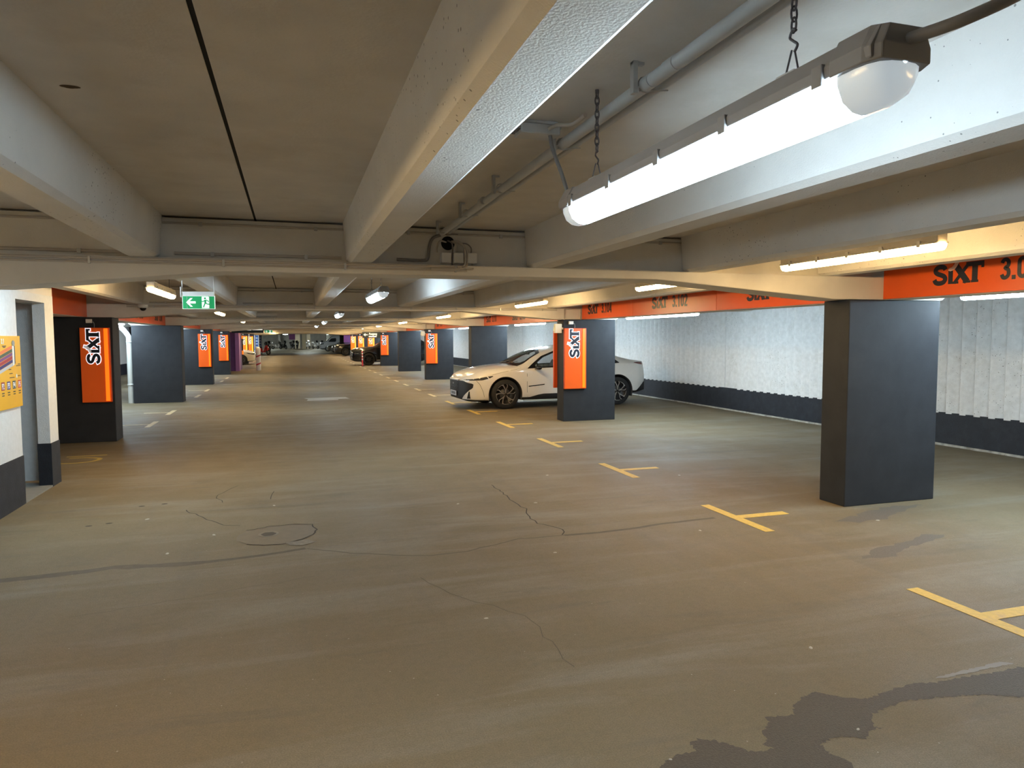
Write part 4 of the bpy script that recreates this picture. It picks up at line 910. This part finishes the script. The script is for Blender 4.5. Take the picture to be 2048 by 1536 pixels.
def car(t, T, c, wx, wr, arch, glass, swin, wind, rear, head, grille, lower, lines=(), tail=None, dx=.04, q=.6, width=.94, wstyle='multi', rim=None, intr=False, mirror=True, zmid=.6, plate=None, roofblack=None, handles=(), full=True):
    B = Body(T, zmid); V, F = B.grid(dx, q)
    for x in wx: _, F = clip(V, F, lambda p, x=x: math.hypot(p[0]-x, p[2]-wr)-arch, lambda c_: c_[3] > 2 and c_[1] > .3)
    # wheel housings
    for x in wx:
        y1 = B.sidey(x, .5)-.004; a = [(arch+.0, y1-.0), (arch-.025, y1-.012), (arch-.012, y1-.30), (0, y1-.30)]
        for sg in (1, -1): MB().lathe([(r_, sg*h_) for r_, h_ in a], (x, 0, wr), 'y', 36, a0=-.35, a1=math.pi+.35).build('wheel_housing', M_LOWT, t)
    win, bnd = [], []
    for P, Q in swin:
        i1, F = clip(V, F, lambda p: pd(P, p[0], p[2]), lambda c_: .9 < c_[3] < 2.35 and c_[1] > .3)
        i2, b2 = clip(V, i1, lambda p: pd(Q, p[0], p[2]), lambda c_: True); win += i2; bnd += b2
    emit_sides(V, win, 'side_window', glass, t); emit_sides(V, bnd, 'window_trim', M_TRIM, t)
    if wind:
        P, Q = wind; i1, F = clip(V, F, lambda p: pd(P, p[0], p[1]), lambda c_: c_[3] < 1.15 and c_[2] > .6); i2, b2 = clip(V, i1, lambda p: pd(Q, p[0], p[1]), lambda c_: True)
        emit_half(V, i2, 'windscreen', glass, t); emit_half(V, b2, 'windscreen_surround', M_TRIM, t)
    if rear:
        P, Q = rear; i1, F = clip(V, F, lambda p: pd(P, p[0], p[1]), lambda c_: c_[3] < 1.15 and c_[2] > .6); i2, b2 = clip(V, i1, lambda p: pd(Q, p[0], p[1]), lambda c_: True)
        emit_half(V, i2, 'rear_window', M_GLASSD, t); emit_half(V, b2, 'rear_window_surround', M_TRIM, t)
    if head: i1, F = clip(V, F, lambda p: pd(head, p[0], p[2]), lambda c_: c_[0] < 1.1 and c_[1] > .25); emit_sides(V, i1, 'headlight', M_LAMP, t)
    if tail: i1, F = clip(V, F, lambda p: pd(tail, p[0], p[2]), lambda c_: c_[0] > B.L-.9 and (c_[1] > .3 or c_[0] > B.L-.05)); emit_sides(V, i1, 'tail_light', M_RED, t)
    if grille: i1, F = clip(V, F, lambda p: pd(grille, p[1], p[2]), lambda c_: c_[0] < .40); emit_half(V, i1, 'grille', M_LOWT, t)
    for P in lower: i1, F = clip(V, F, lambda p: pd(P, p[0], p[2]), lambda c_: c_[3] > 1.9); emit_half(V, i1, 'lower_trim', M_LOWT, t)
    emit_half(V, F, 'body', c, t)
    m_ = MB()
    for pts, ww in lines:
        for sg in (1, -1): B.strip(m_, pts, ww, .002, sg)
    if lines: m_.build('panel_gap', M_TRIM, t, fix=False)
    for x in wx:
        for sg in (-1, 1): wheel(t, x, sg*(width-.125), wr, sg, wstyle, rimc=rim)
    if mirror:
        for sg in (-1, 1):
            mx, mz = mirror if isinstance(mirror, tuple) else (1.75, 1.0); yb = B.sidey(mx, mz-.06)
            m_ = MB(); V2 = []; st = [(0, .5), (.04, .9), (.10, 1), (.16, .85), (.20, .4)]
            sec = [(math.cos(a)*.035 if True else 0, math.sin(a)*.055) for a in [i*math.pi/5 for i in range(10)]]
            for d_, sc in st:
                for (px, pz) in sec: V2.append((mx+px*1.6*sc+d_*.25, sg*(yb+.05+d_), mz+pz*sc))
            m_.add(V2, [(i+j*10, (i+1) % 10+j*10, 10+(i+1) % 10+j*10, 10+i+j*10) for j in range(4) for i in range(10)]+[tuple(range(10)), tuple(range(40, 50))], True)
            m_.tube([(mx, sg*(yb-.02), mz-.04), (mx+.01, sg*(yb+.09), mz-.02)], .015, 8); m_.build('mirror', M_TRIM, t)
    if plate:
        px, pz = plate; pt = MB().box(px-.012, px-.004, -.26, .26, pz-.055, pz+.055).build('number_plate', M_PLATE, t)
        m_ = MB()
        for i in range(7): m_.box(px-.0135, px-.0122, -.19+.056*i, -.155+.056*i, pz-.035, pz+.035)
        m_.build('plate_characters', M_NAVY, pt)
    if intr:
        m_ = MB().box(1.15, 4.2, -.70, .70, .30, .34); m_.box(1.55, 1.78, -.68, .68, .70, .90); m_.build('dashboard', M_INT, t)
        m_ = MB().tube([(1.98+.06*math.sin(a), -.36+.18*math.cos(a), .88+.17*math.sin(a)) for a in [i*math.pi/10 for i in range(21)]], .014, 8); m_.tube([(1.75, -.36, .82), (1.98, -.36, .88)], .025, 8); m_.build('steering_wheel', M_INT, t)
        for yy in (-.37, .37):
            m_ = MB().prism([(2.15, .45), (2.65, .42), (2.78, .60), (2.92, 1.06), (2.84, 1.10), (2.62, .66), (2.18, .62)], yy-.24, yy+.24); m_.box(2.86, 2.95, yy-.12, yy+.12, 1.10, 1.26); m_.build('seat', M_INT, t, bevel=.02)
        m_ = MB().prism([(3.15, .45), (3.6, .45), (3.85, 1.02), (3.75, 1.06), (3.55, .66), (3.18, .62)], -.62, .62); m_.build('rear_bench', M_INT, t, bevel=.02)
        MB().box(1.92, 1.96, -.10, .10, 1.24, 1.30).build('rear_view_mirror', M_TRIM, t)
    return B
M_CARW = mat('white_car_paint', (.90, .885, .85), .22, spec=.5, coat=.8); M_CARBLK = mat('black_car_paint', (.010, .011, .016), .16, spec=.6, coat=1)
M_CARCREAM = mat('cream_car_paint', (.70, .66, .56), .25, coat=.7); M_CARSILV = mat('silver_car_paint', (.45, .48, .50), .25, metal=.5, coat=.6); M_CARLB = mat('pale_blue_paint', (.62, .68, .70), .25, coat=.6)
#        x     zc    ze    wt   zb    wb    wm    zl
SED = [(0.00, .700, .675, .34, .62, .38, .40, .26), (.03, .718, .690, .46, .63, .54, .565, .235), (.08, .750, .720, .56, .655, .67, .695, .21), (.18, .800, .775, .66, .70, .79, .81, .19), (.35, .868, .835, .74, .74, .885, .90, .185), (.62, .945, .895, .76, .79, .905, .925, .20),
       (.95, 1.000, .945, .76, .86, .91, .94, .21), (1.30, 1.030, .975, .75, .93, .90, .943, .21), (1.55, 1.165, 1.06, .73, .955, .885, .943, .20), (1.80, 1.285, 1.185, .685, .965, .875, .943, .20), (2.05, 1.375, 1.285, .645, .972, .872, .943, .20),
       (2.35, 1.440, 1.365, .615, .98, .87, .943, .20), (2.70, 1.478, 1.410, .60, .985, .868, .943, .20), (3.10, 1.475, 1.405, .595, .995, .868, .943, .20), (3.50, 1.415, 1.345, .59, 1.005, .872, .943, .21), (3.90, 1.300, 1.240, .59, 1.01, .88, .945, .22),
       (4.25, 1.185, 1.135, .62, 1.01, .885, .945, .27), (4.50, 1.115, 1.085, .68, 1.00, .87, .93, .30), (4.66, 1.090, 1.065, .69, .98, .81, .875, .32), (4.78, 1.075, 1.05, .64, .92, .70, .77, .34), (4.85, 1.00, .98, .50, .80, .54, .60, .38)]
def gg(x): return x if x > .62 else .62-(.62-x)*.86
SED = [(gg(r_[0]),)+r_[1:] for r_ in SED]
wc = thing('car', 'white fastback electric car with black front, parked behind the sign pillar', 'car', (3.63, 16.52, 0), .035)
swO = [(1.60, .93), (1.78, 1.06), (2.02, 1.215), (2.36, 1.335), (2.75, 1.385), (3.15, 1.375), (3.55, 1.30), (3.92, 1.15), (4.05, 1.03), (3.6, 1.0), (2.6, .955)]
swI = [(1.80, .968), (1.84, 1.04), (2.06, 1.185), (2.38, 1.300), (2.75, 1.350), (3.15, 1.340), (3.52, 1.265), (3.82, 1.14), (3.90, 1.045), (3.6, 1.025), (2.6, .980)]
B = car(wc, SED, M_CARW, (1.055, 3.955), .345, .408, M_GLASS, [(swO, swI)],
    ([(1.26, -.1), (1.26, .50), (1.40, .80), (1.60, .74), (2.02, .60), (2.10, .30), (2.12, -.1)], [(1.42, -.1), (1.42, .50), (1.50, .66), (1.62, .67), (1.94, .56), (2.00, .3), (2.02, -.1)]),
    ([(3.45, -.1), (3.47, .5), (3.6, .55), (4.36, .60), (4.42, .3), (4.44, -.1)], [(3.50, -.1), (3.52, .46), (3.62, .51), (4.30, .54), (4.36, .3), (4.38, -.1)]),
    [(.10, .690), (.22, .672), (.50, .680), (.66, .715), (.80, .785), (.60, .760), (.30, .712)],
    [(-.1, .655), (.60, .665), (.70, .640), (.86, .60), (.845, .50), (.70, .375), (.60, .30), (.50, .22), (-.1, .22)],
    [[(-.1, .17), (.66, .19), (.66, .215), (.2, .235), (-.1, .24)], [(1.44, .17), (3.6, .17), (3.6, .335), (3.2, .345), (2.0, .335), (1.86, .315), (1.66, .262), (1.46, .262)],
     [(4.30, .36), (4.46, .33), (4.72, .56), (4.93, .60), (5, .3), (4.3, .2)]],
    lines=[([(.30, .69), (.37, .66), (.43, .60), (.48, .50), (.52, .40), (.545, .30), (.55, .23)], .006), ([(1.595, .94), (1.59, .80), (1.58, .60), (1.585, .40), (1.60, .27)], .006), ([(2.72, .97), (2.73, .70), (2.74, .42), (2.72, .35)], .006), ([(3.62, 1.0), (3.60, .80), (3.50, .60), (3.38, .45), (3.34, .36)], .006),
           ([(1.62, .518), (1.80, .532), (2.02, .557)], .022), ([(.74, .80), (1.0, .86), (1.30, .915), (1.45, .95)], .004)],
    tail=[(4.42, 1.035), (4.60, 1.045), (4.95, 1.03), (4.95, .975), (4.70, .975), (4.55, 1.0)], dx=.03, q=1.25, width=.943, wstyle='petal', intr=True, mirror=(1.80, .955), plate=(-.03+NO, .355))
m_ = MB()
for sg in (1, -1): B.strip(m_, [(.12, .694), (.30, .708), (.45, .726)], .007, .006, sg); B.strip(m_, [(.60, .772), (.64, .735), (.655, .715)], .020, .006, sg)
m_.build('daylight_strip', M_LED, wc, fix=False)
MB().prism([(-.028+NO, .66), (-.02+NO, .69), (.06+NO, .715), (.05+NO, .67)], -.40, .40).build('nose_wing', M_SILV, wc, bevel=.004)
m_ = MB()
for i in range(9): m_.box(-.034+NO, -.018+NO, -.36, .36, .40+.028*i, .406+.028*i)
m_.build('grille_bars', M_TRIM, wc)
m_ = MB(); stroke(m_, [(-.05, .60), (-.02, .58), (0, .565), (.02, .58), (.05, .60)], .008, 0, 0, .004, lambda x, y, z: (-.036+NO-z, x, y)); m_.build('badge', M_SILV, wc)
for sg in (-1, 1): MB().prism([(.21, .42), (.28, .46), (.37, .31), (.34, .26), (.17, .26)], sg*.77-.02, sg*.77+.02).build('air_intake', M_TRIM, wc)
m_ = MB()
for sg in (1, -1): B.strip(m_, [(1.50, .185), (2.4, .178), (3.5, .178)], .016, .004, sg)
m_.build('sill_strip', M_SILV, wc, fix=False)
m_ = MB()
for a, b in ((1.30, -.35), (1.33, .28)): m_.tube([(a, b, 1.045), (a+.06, b-.25, 1.075), (a+.10, b-.42, 1.10)], .008, 6)
m_.build('wiper', M_TRIM, wc)

# generic tables for the other vehicles, stretched as needed
SUV = [(0.00, .90, .87, .62, .80, .70, .76, .34), (.10, 1.00, .96, .72, .86, .84, .88, .27), (.35, 1.08, 1.03, .78, .92, .92, .955, .24), (.9, 1.14, 1.08, .80, 1.0, .945, .98, .24), (1.35, 1.17, 1.12, .79, 1.06, .93, .985, .24), (1.55, 1.27, 1.2, .77, 1.08, .92, .985, .24),
       (1.95, 1.52, 1.44, .70, 1.10, .91, .985, .24), (2.3, 1.66, 1.58, .66, 1.11, .90, .985, .24), (2.8, 1.72, 1.65, .65, 1.12, .90, .985, .24), (3.6, 1.70, 1.63, .64, 1.13, .90, .985, .24), (4.2, 1.60, 1.54, .62, 1.14, .90, .98, .26), (4.6, 1.38, 1.33, .64, 1.12, .88, .95, .30), (4.82, 1.12, 1.10, .66, 1.0, .82, .90, .36), (4.92, .98, .96, .60, .88, .72, .78, .42)]
HAT = [(0.00, .68, .65, .54, .60, .62, .66, .26), (.10, .80, .76, .64, .70, .76, .80, .22), (.35, .90, .86, .70, .76, .84, .87, .20), (.8, .98, .93, .72, .86, .86, .895, .20), (1.10, 1.02, .97, .71, .92, .86, .90, .20), (1.4, 1.18, 1.10, .67, .95, .85, .90, .20),
       (1.8, 1.38, 1.30, .62, .96, .84, .90, .20), (2.2, 1.46, 1.39, .59, .97, .84, .90, .20), (2.8, 1.47, 1.40, .58, .98, .84, .90, .20), (3.4, 1.40, 1.34, .58, 1.0, .85, .90, .22), (3.8, 1.25, 1.20, .62, .98, .84, .88, .26), (4.05, 1.02, 1.0, .62, .88, .78, .82, .32), (4.15, .85, .83, .56, .76, .66, .70, .38)]
VAN = [(0.00, 1.05, 1.00, .70, .85, .78, .82, .34), (.12, 1.15, 1.10, .80, .95, .90, .92, .28), (.6, 1.25, 1.20, .86, 1.1, .95, .97, .26), (.9, 1.45, 1.38, .86, 1.15, .96, .985, .26), (1.45, 1.92, 1.86, .82, 1.2, .96, .99, .26), (1.8, 1.99, 1.95, .86, 1.2, .97, .99, .26), (3.0, 2.0, 1.97, .90, 1.2, .98, .99, .26), (5.0, 2.0, 1.97, .90, 1.2, .98, .99, .28), (5.15, 1.97, 1.94, .88, 1.2, .95, .96, .34), (5.2, 1.90, 1.86, .84, 1.1, .90, .90, .4)]
def simple(kind, name, label, loc, rz, c, rim=None, plate=True, head=None):
    t = thing(name, label, 'van' if kind == 'van' else 'car', loc, rz)
    if kind == 'suv':
        car(t, SUV, c, (.98, 3.88), .375, .44, M_GLASSD, [([(1.72, 1.10), (2.05, 1.38), (2.4, 1.54), (3.6, 1.57), (4.2, 1.46), (4.35, 1.20), (4.2, 1.14)], [(1.85, 1.135), (2.1, 1.35), (2.42, 1.50), (3.6, 1.53), (4.1, 1.43), (4.22, 1.22), (4.1, 1.17)])],
            ([(1.36, -.1), (1.4, .75), (2.1, .66), (2.2, -.1)], [(1.46, -.1), (1.5, .68), (2.05, .6), (2.12, -.1)]), ([(4.25, -.1), (4.28, .55), (4.75, .6), (4.78, -.1)], [(4.3, -.1), (4.33, .5), (4.7, .54), (4.73, -.1)]),
            [(-.1, .86), (.1, .82), (.45, .86), (.62, .95), (.3, .96), (-.1, .93)], [(-.1, .82), (.50, .84), (.62, .70), (.60, .52), (.7, .40), (-.1, .40)], [[(-.1, .2), (5, .2), (5, .36), (-.1, .36)]],
            lines=[([(1.62, 1.08), (1.60, .7), (1.64, .38)], .010), ([(2.75, 1.1), (2.75, .4)], .010)], tail=[(4.35, .98), (4.95, .98), (4.95, .86), (4.5, .86)], dx=.06, q=.8, width=.985, rim=rim, mirror=(1.95, 1.18), plate=(-.03, .56) if plate else None, zmid=.68)
        MB().tube([(-.03, -.14, .78), (-.035, 0, .70), (-.03, .14, .78)], .012, 6).build('badge', M_SILV, t)
        m_ = MB()
        for sg in (-1, 1): m_.box(-.028, .02, sg*.62-.10, sg*.62+.10, .46, .50)
        m_.build('bumper_chrome', M_SILV, t); MB().tube([(1.45, -.985, .31), (3.4, -.985, .31)], .03, 8).build('side_step', M_SILV, t)
    elif kind == 'hat':
        car(t, HAT, c, (.82, 3.38), .31, .36, M_GLASSD, [([(1.35, .95), (1.75, 1.22), (2.15, 1.35), (2.9, 1.36), (3.5, 1.22), (3.7, 1.03)], [(1.50, .98), (1.8, 1.19), (2.18, 1.31), (2.88, 1.32), (3.42, 1.19), (3.55, 1.05)])],
            ([(1.1, -.1), (1.14, .66), (1.8, .6), (1.92, -.1)], [(1.18, -.1), (1.22, .6), (1.76, .54), (1.86, -.1)]), ([(3.4, -.1), (3.42, .5), (3.9, .55), (3.92, -.1)], [(3.45, -.1), (3.47, .46), (3.86, .5), (3.88, -.1)]),
            [(-.1, .66), (.08, .64), (.38, .68), (.60, .78), (.3, .76), (-.1, .71)] if head is None else head, [(-.1, .60), (.44, .60), (.52, .48), (.60, .32), (-.1, .30)], [[(-.1, .17), (5, .17), (5, .24), (-.1, .24)]],
            lines=[([(1.32, .93), (1.28, .6), (1.32, .28)], .010), ([(2.4, .95), (2.4, .3)], .010)], tail=[(3.75, .95), (4.2, .95), (4.2, .76), (3.9, .76)], dx=.07, q=.6, width=.90, rim=rim, mirror=(1.55, 1.0), plate=(-.03, .42) if plate else None)
    else:
        car(t, VAN, c, (.95, 4.25), .34, .40, M_GLASSD, [([(.95, 1.22), (1.35, 1.66), (1.95, 1.72), (2.0, 1.22)], [(1.0, 1.25), (1.38, 1.62), (1.92, 1.68), (1.96, 1.25)])],
            ([(.68, -.1), (.70, .8), (1.42, .76), (1.46, -.1)], [(.74, -.1), (.76, .74), (1.38, .70), (1.42, -.1)]), None, [(-.1, .90), (.1, .86), (.4, .9), (.45, 1.08), (-.1, 1.02)], [(-.1, .80), (.6, .80), (.6, .5), (-.1, .5)], [[(-.1, .2), (6, .2), (6, .40), (-.1, .40)]],
            lines=[([(2.1, 1.5), (2.1, .45)], .012)], dx=.08, q=.6, width=.99, rim=rim, mirror=(1.05, 1.32), plate=(-.03, .45), zmid=.7)
    return t
simple('suv', 'car', 'black SUV behind the pillar with the orange sign, nose into the drive', (3.52, 44.75, 0), 0, M_CARBLK, M_RIMB)
simple('hat', 'car', 'cream car nosing out behind the purple core beside the white bollard', (-2.22, 48.72, 0), math.pi, M_CARCREAM)
simple('suv', 'car', 'dark car between the amber signs and the silver cars', (4.0, 70.8, 0), 0, M_CARBLK, M_DISC)
simple('hat', 'car', 'dark small car beyond the dark SUV-shaped one', (4.6, 76.3, 0), 0, M_CARBLK)
simple('hat', 'car', 'silver small car in front of the white one by the grey van', (4.35, 82.3, 0), 0, M_CARSILV)
simple('hat', 'car', 'pale small car standing right before the grey van', (4.05, 87.8, 0), 0, M_CARLB)
simple('van', 'van', 'grey panel van at the edge of the dark hall', (3.55, 94.5, 0), 0, mat('grey_van_paint', (.20, .21, .23), .4, coat=.3))
simple('hat', 'car', 'dark covered car between the bright columns at the far wall', (6.6, 121, 0), .1, M_CARBLK)

# motor scooters in the dark hall
M_SCW = mat('scooter_white', (.75, .75, .78), .3, coat=.5); M_SCB = mat('scooter_black', (.015, .015, .017), .3, coat=.5)
def scooter(label, x, y, rz, c, screen=True):
    t = thing('scooter', label, 'scooter', (x, y, 0), rz, 'scooters in the dark hall')
    for wx_ in (-.65, .62):
        MB().lathe([(.16, -.06), (.25, -.05), (.27, 0), (.25, .05), (.16, .06)], (wx_, 0, .27), 'y', 20).build('wheel', M_TYRE, t)
        MB().lathe([(.0, .04), (.17, .035), (.17, -.035), (0, -.04)], (wx_, 0, .27), 'y', 16).build('rim', M_SILV, t)
    MB().prism([(-.80, .62), (-.35, .40), (-.25, .28), (.22, .26), (.30, .62), (.52, .95), (.42, 1.0), (.26, .74), (.14, .42), (-.12, .42), (-.18, .70), (-.78, .80)], -.15, .15).build('body', c, t, bevel=.03)
    MB().prism([(-.80, .80), (-.2, .72), (-.22, .80), (-.75, .90)], -.14, .14).build('seat', M_DARKP, t, bevel=.02)
    MB().prism([(.40, .95), (.62, .78), (.66, .60), (.58, .42), (.50, .45), (.50, .7)], -.12, .12).build('front_fairing', c, t, bevel=.03)
    MB().tube([(.62, 0, .27), (.50, 0, .7), (.40, 0, 1.0)], .03, 8).build('fork', M_SILV, t)
    m_ = MB().tube([(.34, -.34, 1.04), (.38, -.1, 1.02), (.38, .1, 1.02), (.34, .34, 1.04)], .018, 8); m_.build('handlebar', M_DARKP, t)
    for sg in (-1, 1): MB().lathe([(0, -.01), (.06, -.01), (.06, .01), (0, .012)], (.40, sg*.32, 1.18), 'x', 12).build('mirror', M_DARKP, t)
    if screen: MB().prism([(.46, 1.0), (.36, 1.35), (.34, 1.35), (.43, 1.0)], -.18, .18).build('windscreen', M_GLASSD, t, bevel=.008)
    MB().box(-1.02, -.72, -.18, .18, .86, 1.12).build('top_case', c, t, bevel=.04)
    MB().lathe([(0, .0), (.07, .0), (.08, -.03)], (.66, 0, .78), 'x', 12).build('headlamp', M_LED, t)
    return t
for a in [('black scooter with a tall screen beside the blue boards', -3.0, 101, -1.2, M_SCB), ('white scooter against the grey end wall', -2.2, 118.5, -.4, M_SCW), ('dark scooter with a pale screen past the white one', -1.2, 117, -.9, M_SCB), ('black scooter before the tan columns', .2, 119.5, -1.2, M_SCB), ('black scooter leaning next to the tan columns', .9, 118.5, -1.7, M_SCB),
          ('white scooter between the tan column and the dark group', 2.6, 121, -1.2, M_SCW), ('white scooter at the front of the dark group', 3.7, 117.5, -1.0, M_SCW), ('white scooter inside the dark group by the white column', 4.6, 116.5, -1.4, M_SCW), ('red scooter behind the white bollard by the blue boards', -2.75, 76, -.6, mat('scooter_red', (.5, .03, .03), .3, coat=.5))]:
    scooter(*a)
M_TAN = mat('tan_column', (.52, .44, .32), .7, noise=.1)
for x, y, w_, m_, lab in [(1.0, 122, .75, M_TAN, 'tan column at the far end, narrow first one'), (1.95, 118, .60, mat('pale_tan_column', (.75, .65, .46), .7), 'bright tan column at the far end, broadest'), (2.75, 123, .6, M_TAN, 'tan column behind the broad bright one'), (5.75, 119, .42, mat('white_column', (.75, .78, .75), .6), 'white column beside the grey van, under the oval lamp'),
                     (-4.4, 110, .8, M_HALLW, 'grey column of the hall beside the blue boards'), (-1.9, 124, .35, M_HALLW, 'thin grey column behind the scooters'), (9.2, 119, .6, M_TAN, 'tan column hidden behind the van')]:
    tag(box('hall_column', m_, x-w_/2, x+w_/2, y, y+.5, 0, 2.75), lab, 'column', 'columns in the far hall', 'thing')
struct(box('trim_hall_mural', mat('mural_purple', (.16, .04, .14), .7), -.35, .75, 125.9, 125.99, 1.5, 2.7))
def oval(x, y, z, label):
    t = thing('oval_lamp', label, 'ceiling light', (x, y, z), 0, 'oval lamps of the far hall')
    MB().lathe([(0, -.16), (.30, -.13), (.42, -.04), (.42, 0)], (0, 0, 0), 'z', 24).build('shade', mat('oval_glow', (.9, .9, .9), .4, emit=(.85, 1, .95), es=9), t)
    MB().lathe([(.44, 0), (.44, .04), (0, .05)], (0, 0, 0), 'z', 24).build('mount', M_BOXP, t)
    MB().tube([(0, 0, .04), (0, 0, 2.75-z)], .02, 6).build('stem', M_BOXP, t)
oval(5.6, 116, 2.42, 'bright oval lamp above the white column'); oval(-.9, 121, 2.42, 'small oval lamp above the dark scooters'); oval(12, 100, 2.42, 'oval lamp hidden behind the van'); oval(-7, 112, 2.42, 'oval lamp behind the blue boards')
for i, (x, y) in enumerate([(-5, 90), (2, 90), (9, 90), (-5, 104), (2, 104), (9, 104), (-3, 119), (4, 119), (11, 119)]):  # unseen tubes added above the sight line to brighten the hall
    t = thing('tube_light', 'added unseen tube light brightening the dark far hall', 'ceiling light', (x, y, 2.62), 0, 'added fill lights of the dark far hall')
    MB().box(-.6, .6, -.05, .05, .01, .06).build('housing', M_HOUSING_W, t); MB().box(-.58, .58, -.04, .04, -.03, .009).build('diffuser', mat('hall_fill_diffuser', (.9, .9, .9), .4, emit=(.85, .95, .9), es=300), t)
    MB().tube([(0, 0, .06), (0, 0, .13)], .01, 6).build('hanger', M_STEEL, t)
# blue boards on the grey pillars past the amber signs and a purple board opposite
M_BLUE = mat('board_blue', (.035, .09, .26), .4); M_BLW = mat('blue_board_print', (.55, .60, .68), .5)
for i, k in enumerate((8, 9, 10)):
    t = thing('blue_board', 'tall blue board on the %s grey pillar past the amber signs' % ['first', 'second', 'third'][i], 'sign', (-3.36, row(k)-.175, .35), 0, 'blue boards on grey pillars')
    MB().box(-.30, .38, -.03, -.002, .35, 1.62).build('panel', M_BLUE, t); m_ = MB()
    for z in (.50, .78, 1.05, 1.34): m_.box(-.22, .28, -.034, -.031, z, z+.07)
    m_.box(.33, .375, -.034, -.031, .0+.36, 1.6); m_.build('print', M_BLW, t)
    MB().box(.10, .38, -.03, -.002, -.30, .34).build('lower_panel', M_BLW, t)
o = box('purple_board', M_PURPLE, 5.0, 5.78, row(9)-.03, row(9)-.002, 1.25, 1.98); tag(o, 'purple board on the pillar past the amber signs', 'sign', None, 'thing')
